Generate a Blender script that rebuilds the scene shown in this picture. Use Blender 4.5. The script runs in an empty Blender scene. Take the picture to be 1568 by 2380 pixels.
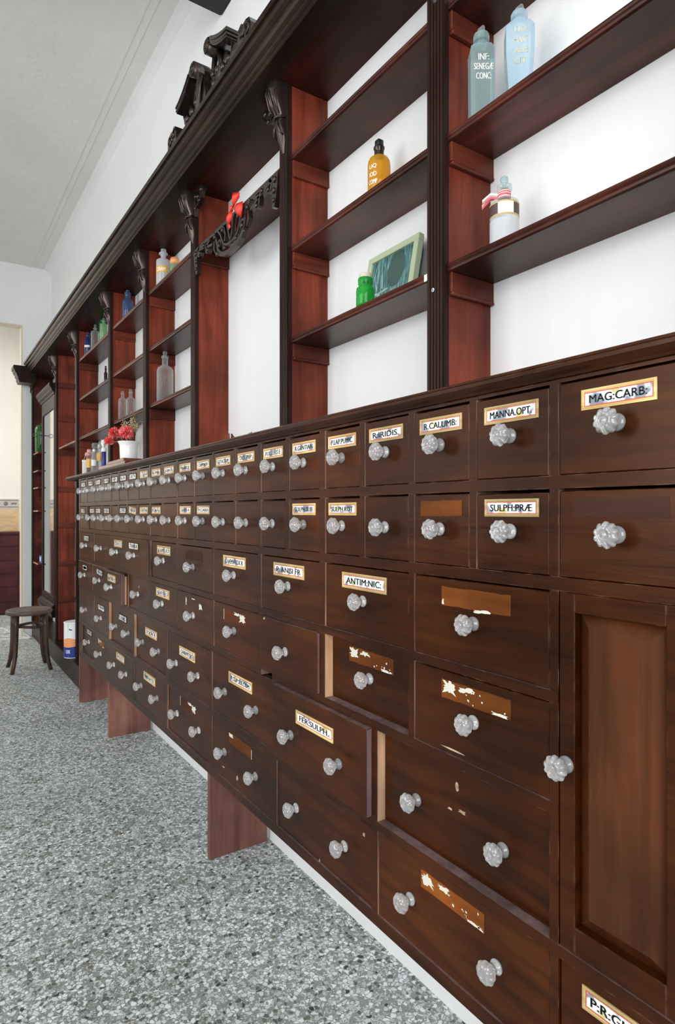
import bpy, bmesh, math, random
from mathutils import Vector, Matrix, noise
random.seed(7)
PI = math.pi
sc = bpy.context.scene
C = sc.collection

# ------------------------------------------------------------------ camera
cam_d = bpy.data.cameras.new('camera')
cam = bpy.data.objects.new('camera', cam_d)
C.objects.link(cam)
cam_d.sensor_fit = 'VERTICAL'
cam_d.sensor_height = 36.0
cam_d.sensor_width = 36.0 * 1568 / 2380
cam_d.lens = 36.0 * 1440.0 / 2380.0
cam_d.clip_start = 0.02
YAW = math.atan(965 / 1440.0)
cam.location = (-0.836, 0.0, 1.22)
cam.rotation_euler = (PI / 2, 0, -YAW)
sc.camera = cam

# ------------------------------------------------------------------ light and exposure
sc.view_settings.view_transform = 'Standard'
sc.view_settings.look = 'None'
sc.view_settings.gamma = 1.0
sc.view_settings.use_curve_mapping = False
sc.view_settings.exposure = 0.0
w = bpy.data.worlds.new('world')
sc.world = w
w.use_nodes = True
w.node_tree.nodes['Background'].inputs[0].default_value = (1.0, 0.99, 0.98, 1)
w.node_tree.nodes['Background'].inputs[1].default_value = 1.5
cy = sc.cycles
cy.use_denoising = True
cy.max_bounces = 10
cy.diffuse_bounces = 5
cy.glossy_bounces = 4
cy.transmission_bounces = 8
cy.transparent_max_bounces = 16
cy.caustics_reflective = False
cy.caustics_refractive = False
cy.sample_clamp_indirect = 6.0


def area(name, loc, rot, sx, sy, power, col):
    l = bpy.data.lights.new(name, 'AREA')
    l.shape = 'RECTANGLE'
    l.size, l.size_y = sx, sy
    l.energy = power
    l.color = col
    o = bpy.data.objects.new(name, l)
    C.objects.link(o)
    o.location = loc
    o.rotation_euler = rot
    return o


WX, WL, WB, WF, CEIL = 0.24, -4.2, -2.6, 6.74, 3.63
# daylight coming in through the shop windows (behind and left of the camera)
area('daylight_shopfront', (-2.5, WB - 0.12, 1.95), (PI / 2, 0, 0), 3.1, 2.5, 165, (0.985, 0.993, 1.0))
area('daylight_side', (WL - 0.12, 1.3, 1.95), (PI / 2, 0, -PI / 2), 3.2, 2.1, 120, (0.985, 0.993, 1.0))
area('daylight_side_far', (WL - 0.12, 5.1, 1.95), (PI / 2, 0, -PI / 2), 1.8, 2.1, 22, (0.985, 0.993, 1.0))
area('fill_next_room', (-2.3, 7.75, 3.3), (0, 0, 0), 1.4, 1.2, 80, (1.0, 0.96, 0.9))  # added fill lamp under the next room's ceiling, brightens its cream wall

# ------------------------------------------------------------------ materials


def mat(name):
    m = bpy.data.materials.new(name)
    m.use_nodes = True
    nt = m.node_tree
    return m, nt, nt.nodes['Principled BSDF']


def nd(nt, t, **kw):
    n = nt.nodes.new(t)
    for k, v in kw.items():
        setattr(n, k, v)
    return n


def setin(n, **kw):
    for k, v in kw.items():
        n.inputs[k.replace('_', ' ')].default_value = v


def ramp(nt, stops):
    r = nd(nt, 'ShaderNodeValToRGB')
    e = r.color_ramp.elements
    while len(e) < len(stops):
        e.new(0.5)
    for i, (p, c) in enumerate(stops):
        e[i].position = p
        e[i].color = (*c, 1) if len(c) == 3 else c
    return r


def simple(name, col, rough=0.5, metal=0.0, coat=0.0, spec=0.5):
    m, nt, b = mat(name)
    b.inputs['Base Color'].default_value = (*col, 1)
    b.inputs['Roughness'].default_value = rough
    b.inputs['Metallic'].default_value = metal
    b.inputs['Coat Weight'].default_value = coat
    b.inputs['Specular IOR Level'].default_value = spec
    return m


def wood(name, dark, light, grain='Y', rough=0.4, coat=0.3, scale=1.0, vary=0.25, wear=0.0, wearcol=(0.35, 0.18, 0.1), spec=0.5, coat_rough=0.15, blot=(0.6, 1.22)):
    m, nt, b = mat(name)
    tc = nd(nt, 'ShaderNodeTexCoord')
    geo = nd(nt, 'ShaderNodeNewGeometry')
    mp = nd(nt, 'ShaderNodeMapping')
    s = {'Y': (14, 1.2, 14), 'Z': (14, 14, 1.2), 'X': (1.2, 14, 14)}[grain]
    mp.inputs['Scale'].default_value = tuple(v * scale for v in s)
    nt.links.new(geo.outputs['Position'], mp.inputs['Vector'])
    n1 = nd(nt, 'ShaderNodeTexNoise')
    setin(n1, Scale=2.2, Detail=6.0, Roughness=0.62, Distortion=0.5)
    nt.links.new(mp.outputs[0], n1.inputs['Vector'])
    r = ramp(nt, [(0.28, dark), (0.72, light)])
    nt.links.new(n1.outputs[0], r.inputs[0])
    oi = nd(nt, 'ShaderNodeObjectInfo')
    mr = nd(nt, 'ShaderNodeMapRange')
    mr.inputs[3].default_value = 1 - vary
    mr.inputs[4].default_value = 1 + vary
    nt.links.new(oi.outputs['Random'], mr.inputs[0])
    hs = nd(nt, 'ShaderNodeHueSaturation')
    nt.links.new(mr.outputs[0], hs.inputs['Value'])
    nt.links.new(r.outputs[0], hs.inputs['Color'])
    out = hs.outputs[0]
    # large blotches of worn varnish
    n2 = nd(nt, 'ShaderNodeTexNoise')
    setin(n2, Scale=3.5, Detail=3.0, Roughness=0.5)
    nt.links.new(geo.outputs['Position'], n2.inputs['Vector'])
    mx = nd(nt, 'ShaderNodeMix', data_type='RGBA', blend_type='MULTIPLY')
    r2 = ramp(nt, [(0.36, (blot[0],) * 3), (0.66, (blot[1] * 1.03, blot[1] * .97, blot[1] * .90))])
    nt.links.new(n2.outputs[0], r2.inputs[0])
    mx.inputs[0].default_value = 1.0
    nt.links.new(out, mx.inputs[6])
    nt.links.new(r2.outputs[0], mx.inputs[7])
    out = mx.outputs[2]
    if wear > 0:
        # worn, chipped arrises: real edge wear
        bv = nd(nt, 'ShaderNodeBevel', samples=4)
        bv.inputs['Radius'].default_value = 0.0025
        dt = nd(nt, 'ShaderNodeVectorMath', operation='DOT_PRODUCT')
        nt.links.new(bv.outputs[0], dt.inputs[0])
        nt.links.new(geo.outputs['Normal'], dt.inputs[1])
        n3 = nd(nt, 'ShaderNodeTexNoise')
        setin(n3, Scale=30.0, Detail=4.0)
        nt.links.new(geo.outputs['Position'], n3.inputs['Vector'])
        m1 = nd(nt, 'ShaderNodeMapRange')
        m1.inputs[1].default_value = 0.97
        m1.inputs[2].default_value = 0.80
        nt.links.new(dt.outputs['Value'], m1.inputs[0])
        m2 = nd(nt, 'ShaderNodeMapRange')
        m2.inputs[1].default_value = 0.50
        m2.inputs[2].default_value = 0.66
        nt.links.new(n3.outputs[0], m2.inputs[0])
        ml = nd(nt, 'ShaderNodeMath', operation='MULTIPLY')
        nt.links.new(m1.outputs[0], ml.inputs[0])
        nt.links.new(m2.outputs[0], ml.inputs[1])
        ml2 = nd(nt, 'ShaderNodeMath', operation='MULTIPLY')
        ml2.inputs[1].default_value = wear
        nt.links.new(ml.outputs[0], ml2.inputs[0])
        mw = nd(nt, 'ShaderNodeMix', data_type='RGBA')
        nt.links.new(ml2.outputs[0], mw.inputs[0])
        nt.links.new(out, mw.inputs[6])
        mw.inputs[7].default_value = (*wearcol, 1)
        out = mw.outputs[2]
    nt.links.new(out, b.inputs['Base Color'])
    b.inputs['Roughness'].default_value = rough
    b.inputs['Specular IOR Level'].default_value = spec
    b.inputs['Specular Tint'].default_value = (1.0, 0.72, 0.58, 1)      # amber varnish
    b.inputs['Coat Weight'].default_value = coat
    b.inputs['Coat Roughness'].default_value = coat_rough
    bp = nd(nt, 'ShaderNodeBump')
    bp.inputs['Strength'].default_value = 0.08
    bp.inputs['Distance'].default_value = 0.01
    nt.links.new(n1.outputs[0], bp.inputs['Height'])
    nt.links.new(bp.outputs[0], b.inputs['Normal'])
    return m


M = {}
M['drawer'] = wood('drawer_wood', (0.0165, 0.0042, 0.0009), (0.064, 0.0172, 0.0034), 'Y', 0.30, 0.0, 1.0, 0.18, 0.4, (0.35, 0.2, 0.13), 0.22, 0.09)
M['frame'] = wood('carcass_wood', (0.0150, 0.0043, 0.0013), (0.053, 0.0152, 0.0042), 'Y', 0.30, 0.0, 1.0, 0.0, 0.45, (0.40, 0.24, 0.17), 0.22, 0.09)
M['counter'] = wood('counter_wood', (0.015, 0.0046, 0.0017), (0.048, 0.0142, 0.0047), 'Y', 0.36, 0.08, 1.0, 0.0, 0.5, (0.35, 0.2, 0.13), 0.25, 0.18)
M['raw'] = wood('bare_pine', (0.42, 0.23, 0.13), (0.68, 0.46, 0.31), 'Z', 0.7, 0.0, 1.2, 0.0)
M['red'] = wood('red_mahogany', (0.082, 0.0135, 0.0078), (0.25, 0.050, 0.028), 'Z', 0.42, 0.06, 0.8, 0.0, 0.3, (0.5, 0.3, 0.22), 0.25, 0.18, (0.55, 1.25))
M['shelf'] = wood('shelf_mahogany', (0.021, 0.0058, 0.0048), (0.098, 0.0235, 0.0155), 'Y', 0.34, 0.10, 0.6, 0.15, 0.3, (0.35, 0.2, 0.13), 0.25, 0.2, (0.40, 1.45))
M['soffit'] = wood('soffit_mahogany', (0.016, 0.0042, 0.003), (0.050, 0.0115, 0.0075), 'Y', 0.45, 0.04, 0.6, 0.0, 0.0, (0, 0, 0), 0.15, 0.2, (0.45, 1.4))
M['black'] = wood('black_stained_wood', (0.0075, 0.0042, 0.0034), (0.026, 0.0150, 0.0110), 'Y', 0.40, 0.08, 1.0, 0.0, 0.3, (0.3, 0.2, 0.15), 0.18)
M['blackz'] = wood('black_stained_wood_upright', (0.010, 0.0050, 0.0046), (0.028, 0.0130, 0.0112), 'Z', 0.46, 0.05, 1.0, 0.0, 0.0, (0.42, 0.30, 0.26), 0.15)
M['ebony'] = wood('carved_ebonised_wood', (0.006, 0.0048, 0.0052), (0.020, 0.015, 0.0155), 'Z', 0.28, 0.25, 1.0, 0.0, 0.2)
M['foot'] = wood('worn_red_board', (0.12, 0.054, 0.043), (0.30, 0.150, 0.124), 'Z', 0.6, 0.0, 0.6, 0.2, 0.6, (0.5, 0.38, 0.32), 0.3)
M['plum'] = wood('plum_wood', (0.035, 0.010, 0.014), (0.085, 0.024, 0.028), 'X', 0.42, 0.08, 0.8, 0.1, 0.0, (0, 0, 0), 0.25)
M['bentwood'] = wood('bentwood', (0.030, 0.020, 0.017), (0.085, 0.055, 0.042), 'Z', 0.4, 0.1, 1.0, 0.0, 0.0, (0, 0, 0), 0.3)
M['gilt'] = wood('gilt_paint', (0.36, 0.25, 0.075), (0.70, 0.57, 0.28), 'Y', 0.4, 0.2, 3.0, 0.15)
M['redline'] = simple('red_paint_line', (0.55, 0.05, 0.03), 0.4)
M['cleat'] = wood('batten_mahogany', (0.055, 0.012, 0.008), (0.15, 0.034, 0.020), 'X', 0.42, 0.1, 1.0, 0.2, 0.3, (0.4, 0.25, 0.2), 0.25)
M['ink'] = simple('label_ink', (0.010, 0.016, 0.030), 0.4)
M['ink2'] = simple('label_ink_green', (0.012, 0.035, 0.022), 0.4)
M['rawdull'] = wood('handled_bare_edge', (0.07, 0.034, 0.024), (0.40, 0.27, 0.215), 'Z', 0.6, 0.0, 1.6, 0.0, 0.0, (0, 0, 0), 0.3, 0.2, (0.35, 1.3))
M['groove'] = wood('worn_groove', (0.08, 0.05, 0.042), (0.58, 0.47, 0.42), 'Z', 0.6, 0.0, 1.6, 0.0, 0.0, (0, 0, 0), 0.3, 0.2, (0.4, 1.3))
M['scuff'] = wood('scuffed_through_varnish', (0.20, 0.12, 0.065), (0.62, 0.54, 0.40), 'Y', 0.6, 0.0, 3.0, 0.0)
M['edge'] = wood('worn_lilac_edge', (0.075, 0.048, 0.048), (0.20, 0.14, 0.145), 'Z', 0.55, 0.0, 1.0, 0.0)
M['flake'] = simple('torn_label_paper', (0.62, 0.60, 0.51), 0.7)
M['patch'] = wood('bare_label_patch', (0.10, 0.027, 0.0045), (0.20, 0.062, 0.010), 'Y', 0.5, 0.02, 1.0, 0.2, 0.0, (0, 0, 0), 0.15)
M['patchdark'] = wood('faded_label_patch', (0.045, 0.011, 0.0035), (0.090, 0.024, 0.007), 'Y', 0.5, 0.02, 1.0, 0.2, 0.0, (0, 0, 0), 0.15)
M['patchgrey'] = wood('dusty_label_patch', (0.030, 0.0135, 0.0095), (0.058, 0.026, 0.018), 'Y', 0.5, 0.02, 1.0, 0.2, 0.0, (0, 0, 0), 0.15)


def label_field():
    m, nt, b = mat('label_field')
    geo = nd(nt, 'ShaderNodeNewGeometry')
    n = nd(nt, 'ShaderNodeTexNoise')
    setin(n, Scale=28.0, Detail=2.0)
    nt.links.new(geo.outputs['Position'], n.inputs['Vector'])
    r = ramp(nt, [(0.40, (0.20, 0.23, 0.28)), (0.47, (0.86, 0.87, 0.84)), (0.60, (0.86, 0.87, 0.82)), (0.66, (0.52, 0.49, 0.20))])
    r.color_ramp.interpolation = 'LINEAR'
    nt.links.new(n.outputs[0], r.inputs[0])
    nt.links.new(r.outputs[0], b.inputs['Base Color'])
    b.inputs['Roughness'].default_value = 0.3
    b.inputs['Coat Weight'].default_value = 0.4
    return m


M['field'] = label_field()


def plaster(name, col, bump=0.15, dirt=0.06, rough=0.7):
    m, nt, b = mat(name)
    geo = nd(nt, 'ShaderNodeNewGeometry')
    n = nd(nt, 'ShaderNodeTexNoise')
    setin(n, Scale=2.0, Detail=8.0, Roughness=0.6)
    nt.links.new(geo.outputs['Position'], n.inputs['Vector'])
    r = ramp(nt, [(0.3, tuple(c * (1 - dirt) for c in col)), (0.7, col)])
    nt.links.new(n.outputs[0], r.inputs[0])
    nt.links.new(r.outputs[0], b.inputs['Base Color'])
    b.inputs['Roughness'].default_value = rough
    mp = nd(nt, 'ShaderNodeMapping')
    mp.inputs['Scale'].default_value = (9, 9, 2.5)
    nt.links.new(geo.outputs['Position'], mp.inputs['Vector'])
    n2 = nd(nt, 'ShaderNodeTexNoise')
    setin(n2, Scale=1.6, Detail=6.0)
    nt.links.new(mp.outputs[0], n2.inputs['Vector'])
    bp = nd(nt, 'ShaderNodeBump')
    bp.inputs['Strength'].default_value = bump
    bp.inputs['Distance'].default_value = 0.03
    nt.links.new(n2.outputs[0], bp.inputs['Height'])
    nt.links.new(bp.outputs[0], b.inputs['Normal'])
    return m


M['wall'] = plaster('white_wall', (0.76, 0.767, 0.77), 0.12)
M['ceiling'] = plaster('ceiling_plaster', (0.74, 0.74, 0.70), 0.18, 0.07)
M['cream'] = plaster('cream_wall', (0.86, 0.835, 0.785), 0.05)
M['skirting'] = simple('white_gloss_paint', (0.82, 0.84, 0.85), 0.35)


def terrazzo():
    m, nt, b = mat('terrazzo')
    geo = nd(nt, 'ShaderNodeNewGeometry')
    nz = nd(nt, 'ShaderNodeTexNoise')
    setin(nz, Scale=60.0, Detail=2.0)
    nt.links.new(geo.outputs['Position'], nz.inputs['Vector'])
    mixv = nd(nt, 'ShaderNodeMix', data_type='RGBA', blend_type='ADD')
    mixv.inputs[0].default_value = 0.012
    nt.links.new(geo.outputs['Position'], mixv.inputs[6])
    nt.links.new(nz.outputs['Color'], mixv.inputs[7])

    def layer(scale, edge, stops):
        v = nd(nt, 'ShaderNodeTexVoronoi')
        v.inputs['Scale'].default_value = scale
        nt.links.new(mixv.outputs[2], v.inputs['Vector'])
        e = nd(nt, 'ShaderNodeTexVoronoi', feature='DISTANCE_TO_EDGE')
        e.inputs['Scale'].default_value = scale
        nt.links.new(mixv.outputs[2], e.inputs['Vector'])
        sp = nd(nt, 'ShaderNodeSeparateColor')
        nt.links.new(v.outputs['Color'], sp.inputs[0])
        rr = ramp(nt, stops)
        rr.color_ramp.interpolation = 'CONSTANT'
        nt.links.new(sp.outputs[0], rr.inputs[0])
        er = nd(nt, 'ShaderNodeMapRange')
        er.inputs[1].default_value = edge
        er.inputs[2].default_value = edge + 0.05
        nt.links.new(e.outputs['Distance'], er.inputs[0])
        # some cells are cement, not stone
        keep = nd(nt, 'ShaderNodeMath', operation='GREATER_THAN')
        keep.inputs[1].default_value = 0.27
        nt.links.new(sp.outputs[1], keep.inputs[0])
        mm = nd(nt, 'ShaderNodeMath', operation='MULTIPLY')
        nt.links.new(er.outputs[0], mm.inputs[0])
        nt.links.new(keep.outputs[0], mm.inputs[1])
        return rr, mm

    stops1 = [(0.0, (0.60, 0.64, 0.66)), (0.20, (0.76, 0.80, 0.82)), (0.42, (0.47, 0.51, 0.515)), (0.58, (0.25, 0.29, 0.275)),
              (0.70, (0.66, 0.70, 0.72)), (0.84, (0.10, 0.125, 0.11)), (0.92, (0.16, 0.15, 0.12)), (0.96, (0.05, 0.06, 0.06))]
    stops2 = [(0.0, (0.54, 0.57, 0.57)), (0.35, (0.34, 0.37, 0.36)), (0.6, (0.62, 0.65, 0.66)), (0.85, (0.17, 0.20, 0.18))]
    r1, k1 = layer(88, 0.075, stops1)
    r2, k2 = layer(200, 0.09, stops2)
    mort = nd(nt, 'ShaderNodeTexNoise')
    setin(mort, Scale=1.3, Detail=3.0)
    nt.links.new(geo.outputs['Position'], mort.inputs['Vector'])
    mr = ramp(nt, [(0.35, (0.185, 0.195, 0.178)), (0.65, (0.28, 0.30, 0.30))])
    nt.links.new(mort.outputs[0], mr.inputs[0])
    a = nd(nt, 'ShaderNodeMix', data_type='RGBA')
    nt.links.new(k2.outputs[0], a.inputs[0])
    nt.links.new(mr.outputs[0], a.inputs[6])
    nt.links.new(r2.outputs[0], a.inputs[7])
    c = nd(nt, 'ShaderNodeMix', data_type='RGBA')
    nt.links.new(k1.outputs[0], c.inputs[0])
    nt.links.new(a.outputs[2], c.inputs[6])
    nt.links.new(r1.outputs[0], c.inputs[7])
    dn = nd(nt, 'ShaderNodeTexNoise')
    setin(dn, Scale=1.1, Detail=4.0, Roughness=0.6)
    nt.links.new(geo.outputs['Position'], dn.inputs['Vector'])
    dr = ramp(nt, [(0.34, (0.82, 0.84, 0.82)), (0.56, (1.06, 1.07, 1.08))])
    nt.links.new(dn.outputs[0], dr.inputs[0])
    dm = nd(nt, 'ShaderNodeMix', data_type='RGBA', blend_type='MULTIPLY')
    dm.inputs[0].default_value = 1.0
    nt.links.new(c.outputs[2], dm.inputs[6])
    nt.links.new(dr.outputs[0], dm.inputs[7])
    nt.links.new(dm.outputs[2], b.inputs['Base Color'])
    b.inputs['Roughness'].default_value = 0.5
    b.inputs['Specular IOR Level'].default_value = 0.25
    return m


M['terrazzo'] = terrazzo()


def solid_glass(name, col, rough=0.03, trans=1.0, ior=1.5):
    m, nt, b = mat(name)
    b.inputs['Base Color'].default_value = (*col, 1)
    b.inputs['Roughness'].default_value = rough
    b.inputs['Transmission Weight'].default_value = trans
    b.inputs['IOR'].default_value = ior
    return m


M['knob'] = solid_glass('pressed_glass', (1.0, 0.99, 1.0), 0.015, 0.77, 1.55)


def bottle_glass(name, tint, body=0.15, bodycol=None):
    """thin walled vessel: tinted see-through plus a real gloss"""
    m, nt, b = mat(name)
    out = nt.nodes['Material Output']
    tr = nd(nt, 'ShaderNodeBsdfTransparent')
    tr.inputs[0].default_value = (*tint, 1)
    b.inputs['Base Color'].default_value = (*(bodycol or tint), 1)
    b.inputs['Roughness'].default_value = 0.06
    lw = nd(nt, 'ShaderNodeLayerWeight')
    lw.inputs[0].default_value = 0.35
    mr = nd(nt, 'ShaderNodeMapRange')
    mr.inputs[3].default_value = body
    mr.inputs[4].default_value = min(1.0, body + 0.5)
    nt.links.new(lw.outputs['Facing'], mr.inputs[0])
    mx = nd(nt, 'ShaderNodeMixShader')
    nt.links.new(mr.outputs[0], mx.inputs[0])
    nt.links.new(tr.outputs[0], mx.inputs[1])
    nt.links.new(b.outputs[0], mx.inputs[2])
    nt.links.new(mx.outputs[0], out.inputs[0])
    return m


M['g_clear'] = bottle_glass('clear_glass', (0.91, 0.95, 0.945), 0.07, (0.62, 0.70, 0.69))
M['g_frost'] = bottle_glass('frosted_glass', (0.85, 0.87, 0.90), 0.55, (0.62, 0.63, 0.66))
M['g_aqua'] = bottle_glass('aqua_glass', (0.76, 0.88, 0.88), 0.20, (0.45, 0.60, 0.61))
M['g_pale'] = bottle_glass('pale_blue_glass', (0.78, 0.88, 0.94), 0.30, (0.55, 0.70, 0.80))
M['g_amber'] = bottle_glass('amber_glass', (0.86, 0.50, 0.06), 0.35, (0.62, 0.34, 0.03))
M['g_brown'] = bottle_glass('brown_glass', (0.10, 0.05, 0.03), 0.6, (0.03, 0.015, 0.012))
M['g_green'] = bottle_glass('green_glass', (0.10, 0.70, 0.16), 0.35, (0.03, 0.36, 0.06))
M['g_dkgreen'] = bottle_glass('dark_green_glass', (0.16, 0.42, 0.14), 0.4, (0.05, 0.20, 0.05))
M['g_palegreen'] = bottle_glass('pale_green_glass', (0.60, 0.80, 0.58), 0.35, (0.38, 0.56, 0.36))
M['g_blue'] = bottle_glass('blue_glass', (0.25, 0.36, 0.62), 0.5, (0.07, 0.12, 0.25))
M['g_cobalt'] = bottle_glass('cobalt_glass', (0.06, 0.09, 0.40), 0.5, (0.03, 0.05, 0.22))
M['white'] = simple('white_enamel', (0.85, 0.86, 0.87), 0.25)
M['paper'] = simple('white_paper', (0.78, 0.77, 0.74), 0.7)
M['gold'] = simple('gold_label', (0.70, 0.40, 0.06), 0.35)
M['goldtext'] = simple('gilt_lettering', (0.72, 0.66, 0.45), 0.4)
M['whitetext'] = simple('white_lettering', (0.88, 0.87, 0.82), 0.4)
M['darklabel'] = simple('dark_label', (0.075, 0.045, 0.042), 0.5)
M['ochre'] = simple('ochre_edge', (0.48, 0.34, 0.14), 0.5)
M['cork'] = simple('cork', (0.55, 0.50, 0.42), 0.8)
M['bluepack'] = simple('blue_wrapper', (0.015, 0.02, 0.17), 0.4)
M['bow'] = simple('red_ribbon', (0.85, 0.045, 0.025), 0.45)
M['pinkrib'] = simple('pink_check_ribbon', (0.62, 0.10, 0.13), 0.6)
M['petal'] = simple('carnation_petals', (0.88, 0.11, 0.12), 0.6)
M['petal2'] = simple('carnation_petals_highlight', (0.92, 0.30, 0.30), 0.6)  # highlights put into the colour: paler petals scattered at random
M['palerib'] = simple('pale_pink_ribbon', (0.62, 0.33, 0.34), 0.6)
M['stem'] = simple('dry_stem', (0.16, 0.13, 0.07), 0.7)
M['statice'] = simple('dried_blossom', (0.50, 0.40, 0.24), 0.8)
M['leaf'] = simple('dried_leaf', (0.16, 0.040, 0.022), 0.6)
M['leaf2'] = simple('dried_leaf_tan', (0.30, 0.13, 0.06), 0.6)
M['slab'] = wood('pinkish_tray', (0.11, 0.036, 0.024), (0.26, 0.095, 0.065), 'Y', 0.3, 0.3, 1.0, 0.0)
M['picgreen'] = simple('sage_green_frame', (0.38, 0.45, 0.30), 0.45)
M['picdark'] = simple('frame_edge_green', (0.10, 0.22, 0.11), 0.5)
M['cable'] = simple('white_cable', (0.75, 0.75, 0.72), 0.5)
M['beam'] = simple('black_painted_beam', (0.008, 0.008, 0.009), 0.6)
M['iron'] = simple('dark_metal', (0.10, 0.095, 0.09), 0.35, 0.8)
M['seat'] = wood('worn_stool_seat', (0.07, 0.05, 0.045), (0.16, 0.11, 0.09), 'X', 0.5, 0.1, 0.7, 0.0)
M['shelfraw'] = wood('pale_shelf_edge', (0.26, 0.17, 0.13), (0.44, 0.32, 0.26), 'Y', 0.6, 0.0, 1.0, 0.0)
M['mirror'] = simple('old_mirror', (0.62, 0.64, 0.60), 0.06, 1.0)
M['canblue'] = simple('tin_blue', (0.012, 0.03, 0.25), 0.3)
M['canorange'] = simple('tin_orange', (0.85, 0.36, 0.14), 0.35)
M['cangreen'] = simple('tin_green_lid', (0.10, 0.26, 0.22), 0.35)
M['tile'] = None


def tile_mat():
    m, nt, b = mat('dado_tiles')
    geo = nd(nt, 'ShaderNodeNewGeometry')
    mp = nd(nt, 'ShaderNodeMapping')
    mp.inputs['Scale'].default_value = (3, 3, 9)
    nt.links.new(geo.outputs['Position'], mp.inputs['Vector'])
    n = nd(nt, 'ShaderNodeTexNoise')
    setin(n, Scale=2.0, Detail=5.0, Distortion=1.5)
    nt.links.new(mp.outputs[0], n.inputs['Vector'])
    r = ramp(nt, [(0.3, (0.56, 0.37, 0.19)), (0.7, (0.72, 0.54, 0.33))])
    nt.links.new(n.outputs[0], r.inputs[0])
    nt.links.new(r.outputs[0], b.inputs['Base Color'])
    b.inputs['Roughness'].default_value = 0.25
    return m


M['tile'] = tile_mat()
M['tileband'] = simple('border_tile', (0.52, 0.50, 0.46), 0.3)
M['tilemotif'] = simple('border_motif', (0.20, 0.17, 0.17), 0.3)
M['grout'] = simple('grout', (0.80, 0.78, 0.72), 0.7)


def picture_mat():
    m, nt, b = mat('picture_print')
    tc = nd(nt, 'ShaderNodeTexCoord')
    mp = nd(nt, 'ShaderNodeMapping')
    mp.inputs['Rotation'].default_value = (0.25, 0, 0)
    mp.inputs['Scale'].default_value = (1, 42, 7)
    nt.links.new(tc.outputs['Object'], mp.inputs['Vector'])
    n = nd(nt, 'ShaderNodeTexNoise')
    setin(n, Scale=3.0, Detail=5.0, Roughness=0.65, Distortion=0.6)
    nt.links.new(mp.outputs[0], n.inputs['Vector'])
    r = ramp(nt, [(0.36, (0.020, 0.055, 0.050)), (0.5, (0.055, 0.15, 0.15)), (0.60, (0.13, 0.29, 0.30)), (0.70, (0.50, 0.66, 0.64))])
    nt.links.new(n.outputs[0], r.inputs[0])
    nt.links.new(r.outputs[0], b.inputs['Base Color'])
    b.inputs['Roughness'].default_value = 0.15
    return m


M['print'] = picture_mat()
M['printblob'] = simple('print_dark_shape', (0.035, 0.075, 0.068), 0.15)
M['printlight'] = simple('print_light_shape', (0.34, 0.52, 0.54), 0.15)

# ------------------------------------------------------------------ mesh helpers


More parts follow.
